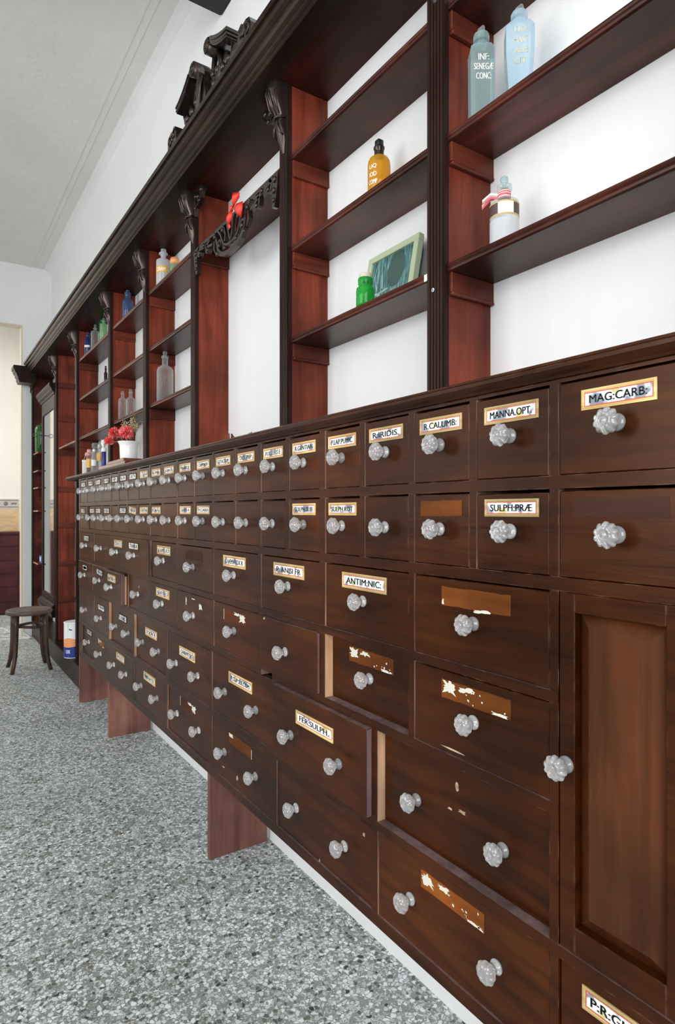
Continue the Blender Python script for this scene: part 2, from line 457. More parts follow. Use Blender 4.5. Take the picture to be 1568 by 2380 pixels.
class MB:
    """collects shapes and links them as ONE mesh object"""

    def __init__(s):
        s.v, s.f, s.m, s.sm = [], [], [], []

    def add(s, verts, faces, mi=0, smooth=False):
        o = len(s.v)
        s.v += [tuple(v) for v in verts]
        for f in faces:
            s.f.append([i + o for i in f])
            s.m.append(mi)
            s.sm.append(smooth)
        return s

    def box(s, x0, x1, y0, y1, z0, z1, mi=0, sides=None):
        v = [(x, y, z) for x in (x0, x1) for y in (y0, y1) for z in (z0, z1)]
        fs = [(0, 1, 3, 2), (4, 6, 7, 5), (0, 4, 5, 1), (2, 3, 7, 6), (0, 2, 6, 4), (1, 5, 7, 3)]  # -x +x -y +y -z +z
        for k, f in enumerate(fs):
            s.add(v, [f], (sides or {}).get(k, mi))
        return s

    def bbox(s, x0, x1, y0, y1, z0, z1, b=0.002, mi=0, seg=1, smooth=False):
        bm = bmesh.new()
        bmesh.ops.create_cube(bm, size=1)
        bmesh.ops.scale(bm, vec=(x1 - x0, y1 - y0, z1 - z0), verts=bm.verts)
        bmesh.ops.translate(bm, vec=((x0 + x1) / 2, (y0 + y1) / 2, (z0 + z1) / 2), verts=bm.verts)
        bmesh.ops.bevel(bm, geom=bm.edges[:], offset=b, segments=seg, affect='EDGES', profile=0.5)
        s.bm(bm, mi, smooth)
        return s

    def bm(s, bm, mi=0, smooth=False, mtx=None):
        if mtx is not None:
            bm.transform(mtx)
        bm.verts.index_update()
        s.add([v.co[:] for v in bm.verts], [[v.index for v in f.verts] for f in bm.faces], mi, smooth)
        bm.free()

    def prism(s, poly, axis, a, b, mi=0, smooth=False, caps=True):
        """poly: 2D outline; axis 'y': (x,z) swept in y; 'x': (y,z) swept in x; 'z': (x,y) swept in z"""
        n = len(poly)
        area2 = sum(poly[i][0] * poly[(i + 1) % n][1] - poly[(i + 1) % n][0] * poly[i][1] for i in range(n))
        if area2 < 0:
            poly = poly[::-1]

        def P(p, t):
            return {'y': (p[0], t, p[1]), 'x': (t, p[0], p[1]), 'z': (p[0], p[1], t)}[axis]
        v = [P(p, a) for p in poly] + [P(p, b) for p in poly]
        fl = (axis == 'y')
        for i in range(n):
            j = (i + 1) % n
            f = (i, j, n + j, n + i)
            s.add(v, [f[::-1] if fl else f], mi, smooth)
        if caps:
            c1, c2 = list(range(n - 1, -1, -1)), list(range(n, 2 * n))
            if fl:
                c1, c2 = c1[::-1], c2[::-1]
            s.add(v, [c1, c2], mi)
        return s

    def lathe(s, prof, cx, cy, cz, seg=24, mi=0, axis='z', lobes=0, amp=0.0, lobe_w=None):
        """prof: (radius, height) bottom to top"""
        v, f = [], []
        n = len(prof)
        for k, (r, h) in enumerate(prof):
            for i in range(seg):
                a = 2 * PI * i / seg
                rr = r
                if lobes:
                    rr = r * (1 + amp * (lobe_w[k] if lobe_w else 1) * (abs(math.cos(lobes * a / 2)) - 0.6))
                p = (rr * math.cos(a), rr * math.sin(a), h)
                if axis == 'z':
                    v.append((cx + p[0], cy + p[1], cz + p[2]))
                else:   # '-x': height goes towards the room
                    v.append((cx - p[2], cy - p[0], cz + p[1]))
        for k in range(n - 1):
            for i in range(seg):
                j = (i + 1) % seg
                f.append((k * seg + i, k * seg + j, (k + 1) * seg + j, (k + 1) * seg + i))
        s.add(v, f, mi, True)
        if prof[0][0] > 1e-5:
            s.add(v[:seg], [list(range(seg - 1, -1, -1))], mi)
        if prof[-1][0] > 1e-5:
            s.add(v[-seg:], [list(range(seg))], mi)
        return s

    def tube(s, pts, rad, seg=8, mi=0, flat=None, cap=True):
        """round bar along a polyline; rad may be a list"""
        pts = [Vector(p) for p in pts]
        n = len(pts)
        rads = rad if isinstance(rad, (list, tuple)) else [rad] * n
        v, f = [], []
        up = Vector((0.13, 0.31, 0.94))
        for i, p in enumerate(pts):
            t = (pts[min(i + 1, n - 1)] - pts[max(i - 1, 0)]).normalized()
            a = t.cross(up)
            if a.length < 1e-3:
                a = t.cross(Vector((1, 0, 0)))
            a.normalize()
            b = t.cross(a)
            for k in range(seg):
                q = 2 * PI * k / seg
                v.append(p + a * (math.cos(q) * rads[i]) + b * (math.sin(q) * rads[i]))
        for i in range(n - 1):
            for k in range(seg):
                l = (k + 1) % seg
                f.append((i * seg + k, i * seg + l, (i + 1) * seg + l, (i + 1) * seg + k))
        s.add(v, f, mi, True)
        if cap:
            s.add(v[:seg], [list(range(seg - 1, -1, -1))], mi)
            s.add(v[-seg:], [list(range(seg))], mi)
        return s

    def ball(s, c, r, mi=0, sub=2, sq=(1, 1, 1)):
        bm = bmesh.new()
        bmesh.ops.create_icosphere(bm, subdivisions=sub, radius=1)
        for v in bm.verts:
            v.co = Vector((c[0] + v.co.x * r * sq[0], c[1] + v.co.y * r * sq[1], c[2] + v.co.z * r * sq[2]))
        s.bm(bm, mi, True)
        return s

    def build(s, name, mats, parent=None, origin=(0, 0, 0), fix=False):
        me = bpy.data.meshes.new(name)
        ox, oy, oz = origin
        me.from_pydata([(x - ox, y - oy, z - oz) for x, y, z in s.v], [], s.f)
        if not isinstance(mats, (list, tuple)):
            mats = [mats]
        for m in mats:
            me.materials.append(m)
        me.polygons.foreach_set('material_index', s.m)
        me.polygons.foreach_set('use_smooth', s.sm)
        bm = bmesh.new()
        bm.from_mesh(me)
        bmesh.ops.remove_doubles(bm, verts=bm.verts, dist=1e-6)
        if fix:
            bmesh.ops.recalc_face_normals(bm, faces=bm.faces)
        bm.to_mesh(me)
        bm.free()
        me.update()
        return link(name, me, parent, origin)


WLOC = {}


def link(name, data, parent=None, origin=(0, 0, 0)):
    o = bpy.data.objects.new(name, data)
    C.objects.link(o)
    WLOC[o.name] = Vector(origin)
    if parent is not None:
        o.parent = parent
        o.location = Vector(origin) - WLOC[parent.name]
    else:
        o.location = origin
    return o


def thing(name, label, cat, loc, group=None):
    o = link(name, None, None, loc)
    o.empty_display_size = 0.05
    return tag(o, label, cat, group)


def tag(o, label, cat, group=None, kind=None):
    o['label'] = label
    o['category'] = cat
    if group:
        o['group'] = group
    if kind:
        o['kind'] = kind
    return o


def struct(name, mb, mats, fix=False):
    o = mb.build(name, mats, fix=fix)
    o['kind'] = 'structure'
    return o


def arc(cx, cz, r, a0, a1, n=12, r1=None):
    r1 = r if r1 is None else r1
    return [(cx + (r + (r1 - r) * i / n) * math.cos(math.radians(a0 + (a1 - a0) * i / n)),
             cz + (r + (r1 - r) * i / n) * math.sin(math.radians(a0 + (a1 - a0) * i / n))) for i in range(n + 1)]


_text_cache = {}


def text_shape(txt):
    """flat letter outlines, normalised: (verts, faces, width, height)"""
    if txt in _text_cache:
        return _text_cache[txt]
    cu = bpy.data.curves.new('lettering', 'FONT')
    cu.body = txt
    cu.resolution_u = 3
    cu.size = 1.0
    ob = bpy.data.objects.new('lettering', cu)
    C.objects.link(ob)
    bpy.context.view_layer.update()
    me = bpy.data.meshes.new_from_object(ob)
    v = [x.co[:] for x in me.vertices]
    f = [list(p.vertices) for p in me.polygons]
    bpy.data.objects.remove(ob)
    bpy.data.curves.remove(cu)
    bpy.data.meshes.remove(me)
    xs = [p[0] for p in v]
    ys = [p[1] for p in v]
    x0, x1, y0, y1 = min(xs), max(xs), min(ys), max(ys)
    r = ([((p[0] - x0), (p[1] - y0)) for p in v], f, x1 - x0, y1 - y0)
    _text_cache[txt] = r
    return r


def put_text(mb, txt, wmax, h, fn, mi, stretch=True, bold=0.0):
    """fn(u,v) -> 3D point; u to the reader's right, centred"""
    v, f, tw, thh = text_shape(txt)
    sx = wmax / tw if stretch else min(wmax / tw, h / thh)
    sy = h / thh
    for off in ([0.0] if bold == 0 else [-bold, bold]):
        mb.add([fn((a - tw / 2) * sx + off, (b - thh / 2) * sy) for a, b in v], f, mi)


# ------------------------------------------------------------------ the room
def wall_with_holes(mb, axis, pos, thick, u0, u1, z0, z1, holes, mi=0):
    """axis 'x': wall in a y-z plane (u = y); axis 'y': wall in an x-z plane (u = x)"""
    us = sorted({u0, u1, *[h[0] for h in holes], *[h[1] for h in holes]})
    zs = sorted({z0, z1, *[h[2] for h in holes], *[h[3] for h in holes]})
    for i in range(len(us) - 1):
        for j in range(len(zs) - 1):
            um, zm = (us[i] + us[i + 1]) / 2, (zs[j] + zs[j + 1]) / 2
            if any(h[0] < um < h[1] and h[2] < zm < h[3] for h in holes):
                continue
            if axis == 'x':
                mb.box(pos, pos + thick, us[i], us[i + 1], zs[j], zs[j + 1], mi)
            else:
                mb.box(us[i], us[i + 1], pos, pos + thick, zs[j], zs[j + 1], mi)


mb = MB().box(WL - 0.2, 0.6, WB - 0.2, 9.0, -0.12, 0.0)
struct('floor', mb, M['terrazzo'])
mb = MB().box(WL - 0.2, 0.6, WB - 0.2, WF + 0.12, CEIL, CEIL + 0.1)
# shallow run mouldings where the ceiling meets the shelf wall
mb.box(WX - 0.20, WX - 0.185, WB, WF, CEIL - 0.002, CEIL)
mb.box(WX - 0.155, WX - 0.148, WB, WF, CEIL - 0.002, CEIL)
struct('ceiling', mb, M['ceiling'])
mb = MB().box(WX, WX + 0.2, WB - 0.2, 9.0, 0, CEIL)
mb.prism([(WX, CEIL), (WX - 0.07, CEIL), (WX - 0.045, CEIL - 0.012), (WX - 0.02, CEIL - 0.03), (WX - 0.006, CEIL - 0.055), (WX, CEIL - 0.09)], 'y', WB, WF)
struct('wall_right', mb, M['wall'])
OX1 = -0.02      # right jamb of the opening into the next room
mb = MB()
wall_with_holes(mb, 'y', WF, 0.12, WL - 0.2, WX, 0, CEIL, [(-1.6, OX1, 0, 3.045)])
struct('wall_far', mb, M['wall'])
# cream lining of the opening's reveal
mb = MB()
mb.box(OX1 - 0.012, OX1, WF + 0.004, WF + 0.12, 0, 3.045)
mb.box(-1.6, OX1 - 0.012, WF + 0.004, WF + 0.12, 3.033, 3.045)
mb.box(-1.6, -1.588, WF + 0.004, WF + 0.12, 0, 3.033)
struct('trim_1', mb, simple('beige_reveal', (0.62, 0.54, 0.44), 0.6))
mb = MB()
wall_with_holes(mb, 'x', WL - 0.2, 0.2, WB - 0.2, WF, 0, CEIL, [(-0.3, 2.9, 0.9, 3.0), (4.2, 6.0, 0.9, 3.0)])
struct('wall_left', mb, M['wall'])
# unseen dark panels added on the opposite wall to cut reflections in the drawers
mb = MB()
for yy0, yy1 in [(WB, -0.3), (2.9, 4.2), (6.0, WF)]:
    mb.box(WL, WL + 0.03, yy0, yy1, 0, 2.3)
mb.box(WL, WL + 0.03, -0.3, 2.9, 0, 0.9)
mb.box(WL, WL + 0.03, 4.2, 6.0, 0, 0.9)
struct('glare_block_panels', mb, M['plum'])
mb = MB()
wall_with_holes(mb, 'y', WB - 0.2, 0.2, WL, WX, 0, CEIL, [(-4.05, -0.95, 0.7, 3.2)])
struct('wall_back', mb, M['wall'])


def window(n, axis, pos, u0, u1, z0, z1, cols):
    mb = MB()
    t = 0.05

    def b(a0, a1, c0, c1):
        if axis == 'x':
            mb.box(pos, pos + t, a0, a1, c0, c1)
        else:
            mb.box(a0, a1, pos, pos + t, c0, c1)
    b(u0, u1, z0, z0 + t)
    b(u0, u1, z1 - t, z1)
    for k in range(cols + 1):
        c = u0 + (u1 - u0 - t) * k / cols
        b(c, c + t, z0 + t, z1 - t)
    struct('window_%d' % n, mb, M['skirting'])


window(1, 'y', WB - 0.1, -4.05, -0.95, 0.7, 3.2, 3)
window(2, 'x', WL - 0.1, -0.3, 2.9, 0.9, 3.0, 3)
window(3, 'x', WL - 0.1, 4.2, 6.0, 0.9, 3.0, 2)
# dark ceiling beam meeting the shelf wall
struct('trim_2', MB().bbox(WL, WX - 0.001, 2.18, 2.51, 3.362, CEIL - 0.001, 0.008), M['beam'])
# next room
mb = MB().box(-3.2, WX, 8.74, 8.86, 0, CEIL)
struct('wall_next_room', mb, M['cream'])
struct('ceiling_next_room', MB().box(-3.2, WX, WF + 0.12, 8.86, CEIL - 0.05, CEIL), M['ceiling'])
struct('wall_next_room_left', MB().box(-3.3, -3.2, WF + 0.12, 8.86, 0, CEIL), M['cream'])
# tiled dado in the next room
mb = MB()
mb.box(-3.2, WX - 0.001, 8.728, 8.74, 0, 1.386, 3)
x = 0.18
while x > -2.6:
    mb.box(x - 0.30, x - 0.006, 8.722, 8.729, 0.97, 1.255, 0)
    mb.box(x - 0.30, x - 0.006, 8.722, 8.729, 0.66, 0.962, 0)
    mb.box(x - 0.30, x - 0.006, 8.722, 8.729, 0.35, 0.652, 0)
    mb.box(x - 0.30, x - 0.006, 8.722, 8.729, 1.262, 1.383, 1)
    for zz in (1.28, 1.362):
        mb.box(x - 0.30, x - 0.006, 8.7195, 8.723, zz, zz + 0.008, 2)
    mb.ball((x - 0.15, 8.722, 1.325), 0.026, 2, 2, (1, 0.15, 1))
    mb.box(x - 0.27, x - 0.21, 8.7195, 8.723, 1.315, 1.337, 2)
    mb.box(x - 0.09, x - 0.03, 8.7195, 8.723, 1.315, 1.337, 2)
    x -= 0.30
struct('trim_3', mb, [M['tile'], M['tileband'], M['tilemotif'], M['grout']])

# ------------------------------------------------------------------ the drawer cabinet
COLS12 = [(0.42, 0.62), (0.637, 0.795), (0.812, 0.966), (0.984, 1.137), (1.156, 1.304), (1.33, 1.485), (1.507, 1.656),
          (1.679, 1.837), (1.851, 2.016), (2.03, 2.2), (2.214, 2.383), (2.396, 2.563), (2.577, 2.732), (2.746, 2.909),
          (2.929, 3.097), (3.112, 3.253), (3.272, 3.413), (3.43, 3.603), (3.621, 3.793), (3.812, 3.995), (4.013, 4.20)]
COLS3 = [(0.637, 0.966), (0.984, 1.304), (1.33, 1.656), (1.679, 2.016), (2.03, 2.383), (2.396, 2.732), (2.76, 3.458), (3.475, 3.805), (3.822, 4.20)]
COLS4 = [(0.637, 0.966), (0.984, 1.304), (1.33, 1.656), (1.679, 2.016), (2.03, 2.383), (2.396, 2.732), (2.76, 3.09), (3.115, 3.458), (3.475, 3.805), (3.822, 4.20)]
COLS56 = [(0.637, 1.089), (1.111, 1.559), (1.58, 2.032), (2.052, 2.504), (2.522, 2.978), (2.998, 3.456), (3.475, 3.805), (3.822, 4.20)]
ROWS = [(1.278, 1.424), (1.117, 1.257), (0.935, 1.095), (0.757, 0.916), (0.535, 0.737), (0.33, 0.515)]
YL, YR = 4.23, 0.40
DEPTH = 0.235
cab = thing('drawer_cabinet', 'long dark wood apothecary cabinet of small drawers with glass knobs', 'cabinet', (0.12, 2.3, 0.0))
mb = MB()
pale = {2: 1, 3: 1}
for ri, ((z0, z1), cols) in enumerate(zip(ROWS, (COLS12, COLS12, COLS3, COLS4, COLS56, COLS56))):
    first = cols[0][0]
    if first > 0.6:
        mb.box(0.0004, 0.2, 0.62, first, z0, z1, 0, {3: 1})
    for ci, (a, b) in enumerate(zip(cols[:-1], cols[1:])):
        mb.box(0.0004, 0.2, a[1], b[0], z0, z1, 0, {2: 2, 3: 1} if (ri, ci) in ((3, 1), (4, 0), (4, 4), (4, 5)) else pale)
    mb.box(0.0004, 0.2, cols[-1][1], YL, z0, z1, 0, {2: 1})
mb.box(0.0004, 0.2, YR, 0.42, 0.302, 1.43)
mb.box(0.0, 0.2, 1.655, YL - 0.0003, 0.737, 0.757, 0, {2: 1, 5: 3})
mb.box(0.0, 0.2, 0.6203, 1.585, 0.737, 0.757, 0, {5: 3})       # the rail is broken out between the two
for z0, z1, y0 in [(1.424, 1.43, YR), (1.257, 1.278, YR), (1.095, 1.117, YR), (0.916, 0.935, 0.62), (0.515, 0.535, YR), (0.302, 0.33, YR)]:
    mb.box(0.0, 0.2, y0 + 0.0003, YL - 0.0003, z0, z1, 0, {5: 3} if z1 < 1.0 else None)
mb.box(0.2, DEPTH, YR + 0.001, YL - 0.001, 0.305, 1.428)
carcass = mb.build('carcass', [M['frame'], M['rawdull'], M['raw'], M['edge']], cab)
for yf, wd in [(0.42, 0.022), (2.052, 0.022), (3.462, 0.022), (4.208, 0.022)]:
    f = MB().bbox(0.001, 0.226, yf, yf + wd, 0.0, 0.302, 0.0012)
    f.build('foot', M['foot'], cab, (0.11, yf + wd / 2, 0.0))

# the pressed-glass knob, one mesh for all
mb = MB()
prof = [(0.0001, 0.0), (0.0120, 0.0), (0.0132, 0.0015), (0.0132, 0.004), (0.0118, 0.0058), (0.0088, 0.0085), (0.0078, 0.0115), (0.0088, 0.0145),
        (0.0125, 0.0185), (0.0168, 0.0235), (0.0188, 0.0275), (0.0186, 0.0315), (0.0160, 0.0352), (0.0125, 0.0378), (0.0090, 0.0388),
        (0.0072, 0.0378), (0.0064, 0.0365), (0.0045, 0.0378), (0.0001, 0.0384)]
lw_ = [0, 0, 0, 0, 0, .3, .4, .6, 1, 1.1, 1.15, 1.15, 1.05, .8, .2, 0, 0, 0, 0]
mb.lathe(prof, 0, 0, 0, 40, 0, '-x', 10, 0.16, lw_)
knob_proto = mb.build('knob', M['knob'])
knob_mesh = knob_proto.data
bpy.data.objects.remove(knob_proto)


def knob_at(parent, x, y, z, rot=0.0):
    o = link('knob', knob_mesh, parent, (x, y, z))
    o.rotation_euler = (rot, 0, 0)
    return o


def label_plate(parent, x, yc, zc, wd, h, txt, style='gilt', tilt=0.0, ink=None):
    """framed glass label on a drawer front; writing reads left to right seen from the room"""
    mb = MB()
    fr = h * (0.16 if style == 'gilt' else 0.10)

    def P(u, v, d=0.0):
        if tilt:
            u, v = u * math.cos(tilt) - v * math.sin(tilt), u * math.sin(tilt) + v * math.cos(tilt)
        return (x - d, yc - u, zc + v)
    hw, hh = wd / 2, h / 2

    def ring(a, da, b, db, mi):
        A = [(-hw + a, -hh + a), (hw - a, -hh + a), (hw - a, hh - a), (-hw + a, hh - a)]
        B = [(-hw + b, -hh + b), (hw - b, -hh + b), (hw - b, hh - b), (-hw + b, hh - b)]
        v = [P(*p, da) for p in A] + [P(*p, db) for p in B]
        mb.add(v, [(i, (i + 1) % 4, 4 + (i + 1) % 4, 4 + i) for i in range(4)], mi)
    ring(0, 0, 0, 0.0022, 0)
    ring(0, 0.0022, fr * .55, 0.0026, 0)
    ring(fr * .55, 0.0026, fr, 0.0016, 0)
    ring(fr, 0.0016, fr + h * 0.045, 0.0015, 1)
    q = fr + h * 0.045
    mb.add([P(-hw + q, -hh + q, 0.0015), P(hw - q, -hh + q, 0.0015), P(hw - q, hh - q, 0.0015), P(-hw + q, hh - q, 0.0015)], [(0, 1, 2, 3)], 2)
    if txt:
        put_text(mb, txt, (wd - 2 * q) * 0.86, (h - 2 * q) * 0.66, lambda u, v: P(u, v, 0.0019), 3, True, h * 0.018)
    return mb.build('label', [M['gilt'] if style == 'gilt' else M['patchgrey'], M['redline'] if style == 'gilt' else M['patchgrey'], M['field'], ink or M['ink']],
                    parent, (x, yc, zc))


def ragged(mb, u0, u1, v0, v1, P, mi, n=10, seed=0, amp=0.35):
    rnd = random.Random(seed)
    pts = []
    cu, cv = (u0 + u1) / 2, (v0 + v1) / 2
    for k in range(n * 2):
        a = 2 * PI * k / (n * 2)
        r = 1 - amp * rnd.random()
        c, s = math.cos(a), math.sin(a)
        mx = max(abs(c), abs(s))
        pts.append((cu + c / mx * r * (u1 - u0) / 2, cv + s / mx * r * (v1 - v0) / 2))
    mb.add([P(cu, cv)] + [P(*p) for p in pts], [(0, 1 + k, 1 + (k + 1) % len(pts)) for k in range(len(pts))], mi)


def torn_label(parent, x, yc, zc, wd, h, kind, seed=0):
    """outline of a lost label: bare wood with scraps of paper still stuck on"""
    mb = MB()

    def P(u, v, d=0.0008):
        return (x - d, yc - u, zc + v)
    hw, hh = wd / 2, h / 2
    if kind != 'scraps':
        n = 14
        top = [(-hw + wd * k / n, hh + random.uniform(-.0012, .0006)) for k in range(n + 1)]
        bot = [(hw - wd * k / n, -hh + random.uniform(-.0006, .0012)) for k in range(n + 1)]
        pts = top + bot
        mb.add([P(0, 0, 0.0004)] + [P(*p, 0.0004) for p in pts], [(0, 1 + (k + 1) % len(pts), 1 + k) for k in range(len(pts))], 0)
    if kind == 'torn':
        ragged(mb, -hw, -hw * 0.52, -hh * .55, hh, P, 1, 12, seed, 0.55)
        ragged(mb, -hw * 0.5, hw * 0.05, hh * .1, hh * .9, P, 1, 10, seed + 1, 0.7)
        rnd = random.Random(seed + 5)
        for k in range(9):
            u, v = rnd.uniform(-hw * .3, hw * .85), rnd.uniform(-hh * .8, hh * .6)
            s_ = rnd.uniform(.0012, .0035)
            ragged(mb, u - s_, u + s_, v - s_, v + s_, P, 1, 5, seed + 10 + k, 0.6)
        ragged(mb, hw * .45, hw, -hh, -hh * .65, P, 1, 8, seed + 3, 0.5)
    if kind == 'torn_right':
        ragged(mb, hw * .35, hw, -hh * .7, hh, P, 1, 12, seed, 0.5)
        ragged(mb, -hw * .1, hw * .6, hh * .3, hh, P, 1, 8, seed + 1, 0.6)
        mb.add([P(-hw, -hh), P(-hw + .003, -hh), P(-hw + .003, hh), P(-hw, hh)], [(0, 1, 2, 3)], 1)
    if kind == 'chips':
        ragged(mb, -hw, -hw + .008, -hh, -hh * .3, P, 1, 6, seed, 0.5)
        ragged(mb, -hw * .05, hw * .5, -hh * 1.25, -hh * .8, P, 1, 10, seed + 2, 0.6)
    if kind == 'corner':
        ragged(mb, -hw, -hw * .55, hh * .2, hh, P, 1, 8, seed, 0.6)
        mb.add([P(hw - .003, -hh), P(hw, -hh), P(hw, hh * .6), P(hw - .003, hh * .6)], [(0, 1, 2, 3)], 1)
    if kind == 'scraps':
        ragged(mb, -hw, -hw * .85, -hh, hh, P, 1, 8, seed, 0.6)
        ragged(mb, hw * .6, hw, -hh, hh * .7, P, 1, 9, seed + 3, 0.6)
        ragged(mb, -hw * .3, hw * .2, hh * .8, hh * 1.1, P, 1, 7, seed + 6, 0.6)
    return mb.build('label', [M['patch'] if kind in ('torn', 'chips', 'corner', 'bare') else (M['patchgrey'] if kind == 'dust' else M['patchdark']), M['flake']], parent, (x, yc, zc))


def drawer(cols, row, i, rec=None, knobs=1, label=None, lab='gilt', lw=None, ldx=0.0, tilt=0.0, ink=None, scratches=None):
    y0, y1 = cols
    z0, z1 = ROWS[row]
    g = 0.0016
    if rec is None:
        rec = random.uniform(0.0004, 0.0030)
    y0 += g
    y1 -= g
    z0 += g * 0.6
    z1 -= (0.0025 + 0.003 * random.random()) if row < 2 else g * (1.0 + 1.2 * random.random())
    x = rec
    yc, zc = (y0 + y1) / 2, (z0 + z1) / 2
    mb = MB()
    mb.bbox(x, x + 0.02, y0, y1, z0, z1, 0.0013, 0)
    if rec < -0.004:
        # worn end grain shows on fronts that stand proud
        for q, fc in enumerate(mb.f):
            ys = [mb.v[i_][1] for i_ in fc]
            zs = [mb.v[i_][2] for i_ in fc]
            if max(ys) - min(ys) < 1e-5 or (max(zs) - min(zs) < 1e-5 and zs[0] > zc):
                mb.m[q] = 3
    # the open box behind the front
    bz = z1 - 0.012
    mb.box(x + 0.02, 0.185, y0 + 0.002, y0 + 0.010, z0 + 0.004, bz, 1)
    mb.box(x + 0.02, 0.185, y1 - 0.010, y1 - 0.002, z0 + 0.004, bz, 1)
    mb.box(x + 0.02, 0.185, y0 + 0.010, y1 - 0.010, z0 + 0.004, z0 + 0.012, 1)
    mb.box(0.177, 0.185, y0 + 0.010, y1 - 0.010, z0 + 0.012, bz, 1)
    if scratches:
        for (u, v, w_, h_) in scratches:
            ragged(mb, u - w_, u + w_, v - h_, v + h_, lambda a, b: (x - 0.0004, yc - a, zc + b), 2, 5, int(u * 1e4) + i, 0.6)
    d = mb.build('drawer', [M['drawer'], M['raw'], M['scuff'], M['edge']], cab, (x, yc, zc))
    kz = [1.350, 1.187, 1.016, 0.836, 0.622, 0.422][row]
    if knobs == 1:
        knob_at(d, x, yc, kz, random.uniform(0, 0.6))
    else:
        off = 0.115 if row >= 4 else 0.155
        knob_at(d, x, yc - off, kz, random.uniform(0, 0.6))
        knob_at(d, x, yc + off, kz, random.uniform(0, 0.6))
    lz = [1.390, 1.2272, 1.0585, 0.8795, 0.6795, 0.4800][row]
    lh = [0.031, 0.0305, 0.037, 0.036, 0.036, 0.036][row]
    wd = lw or (0.117 if row < 2 else 0.170)
    if lab in ('gilt', 'plain') and label is not None:
        label_plate(d, x, yc + ldx, lz, wd, lh, label, lab, tilt, ink)
    elif lab not in ('gilt', 'plain'):
        torn_label(d, x, yc + ldx, lz, wd, lh, lab, i * 7 + row)
    return d


R1 = ['MAG:CARB:', 'MANNA.OPT.', 'R.CALUMB:', 'R:IRIDIS.', 'P.LAP.PUMIC', 'R.GENTIAN', 'FULLERS E', 'CRET.PREP.', 'CETACEUM', 'CAMPHOR',
      'MAGNES.P', 'BORACIC', 'ALUMEN', 'S.LINI', 'CRETA', 'ALOE', 'SAPO', 'RHEI', 'ACAC', 'MYRR', 'CERA']
for i, c in enumerate(COLS12):
    drawer(c, 0, i, label=R1[i], lab='gilt' if i < 14 else 'plain', ink=M['ink2'] if i in (2, 4, 5, 6, 8) else None)
R2 = [None, 'SULPH:PR\u00c6', None, None, 'SULPH.ROT', 'SULPH.SUB', None, None, None, 'P.CARB', 'GENTI A', None, 'S.AN', 'S.FEN', 'SENN', 'ZING', None, 'ROSA', 'MALT', 'CARD', 'ANIS']
for i, c in enumerate(COLS12):
    if i == 0:
        drawer(c, 1, i, lab='dust', lw=0.15)
    elif i == 2:
        drawer(c, 1, i, lab='bare', lw=0.115)
    else:
        drawer(c, 1, i, label=R2[i], lab='gilt' if i < 15 else 'plain', tilt=-0.08 if i == 14 else 0, ink=M['ink2'] if i in (4, 12) else None,
               rec=0.010 if i in (19,) else None)
drawer(COLS3[0], 2, 0, lab='chips')
drawer(COLS3[1], 2, 1, label='ANTIM:NIC:', ink=M['ink2'])
drawer(COLS3[2], 2, 2, label='P. ANISI FR')
drawer(COLS3[3], 2, 3, label='L.H\u00c6MATOX R', ink=M['ink2'])
drawer(COLS3[4], 2, 4, lab='faded')
drawer(COLS3[5], 2, 5, rec=0.006, label='LUPULI')
d = drawer(COLS3[6], 2, 6, rec=-0.006, knobs=2, label='COCCI', ldx=0.135, lw=0.15)
label_plate(d, -0.006, 3.109 - 0.14, 1.0585, 0.16, 0.037, 'TARAX', 'plain')
drawer(COLS3[7], 2, 7)
drawer(COLS3[8], 2, 8, label='LINI', lab='plain', lw=0.14)
drawer(COLS4[0], 3, 0, lab='torn', scratches=[(-0.05, -0.068, 0.05, 0.0025)])
drawer(COLS4[1], 3, 1, rec=0.022, lab='torn')
drawer(COLS4[2], 3, 2, rec=-0.006, scratches=[(-0.13, 0.074, 0.008, 0.004)])
drawer(COLS4[3], 3, 3, lab='torn_right')
drawer(COLS4[4], 3, 4, lab='scraps')
drawer(COLS4[5], 3, 5, label='CERT P.S')
drawer(COLS4[6], 3, 6, rec=0.004, scratches=[(0.01, 0.035, 0.008, 0.012)])
drawer(COLS4[7], 3, 7, rec=-0.028, label='S.COLCH', lw=0.15)
drawer(COLS4[8], 3, 8, rec=-0.006, label='THUR', lab='plain', lw=0.14, tilt=-0.05)
drawer(COLS4[9], 3, 9, rec=-0.008, label='\u2022', lab='plain', lw=0.12)
drawer(COLS56[0], 4, 0, rec=0.020, knobs=2, scratches=[(0.0, 0.055, 0.007, 0.011), (0.012, 0.012, 0.012, 0.005), (-0.02, 0.006, 0.006, 0.003)])
drawer(COLS56[1], 4, 1, rec=-0.013, knobs=2, label='FER:SULPH.', lw=0.178)
drawer(COLS56[2], 4, 2, knobs=2, label='P.CUP.SULCOM', lw=0.172)
drawer(COLS56[3], 4, 3, knobs=2, label='CARB:PETRO', lw=0.165)
drawer(COLS56[4], 4, 4, rec=0.010, knobs=2, label='SODII B', lw=0.165)
drawer(COLS56[5], 4, 5, rec=0.012, knobs=2, label='E.RING', lab='plain', lw=0.15)
drawer(COLS56[6], 4, 6, label='JUNIP', lab='plain', lw=0.15)
drawer(COLS56[7], 4, 7, scratches=[(0.03, 0.045, 0.004, 0.012)])
drawer(COLS56[0], 5, 0, rec=0.003, knobs=2, lab='torn')
drawer(COLS56[1], 5, 1, rec=0.004, knobs=2, scratches=[(0.0, -0.088, 0.003, 0.008), (0.19, 0.06, 0.006, 0.006)])
drawer(COLS56[2], 5, 2, knobs=2, lab='corner', scratches=[(-0.02, -0.055, 0.007, 0.012), (-0.13, -0.055, 0.016, 0.003)])
drawer(COLS56[3], 5, 3, rec=0.006, knobs=2, lab='torn_right')
drawer(COLS56[4], 5, 4, knobs=2, label='NITRATE', lw=0.165)
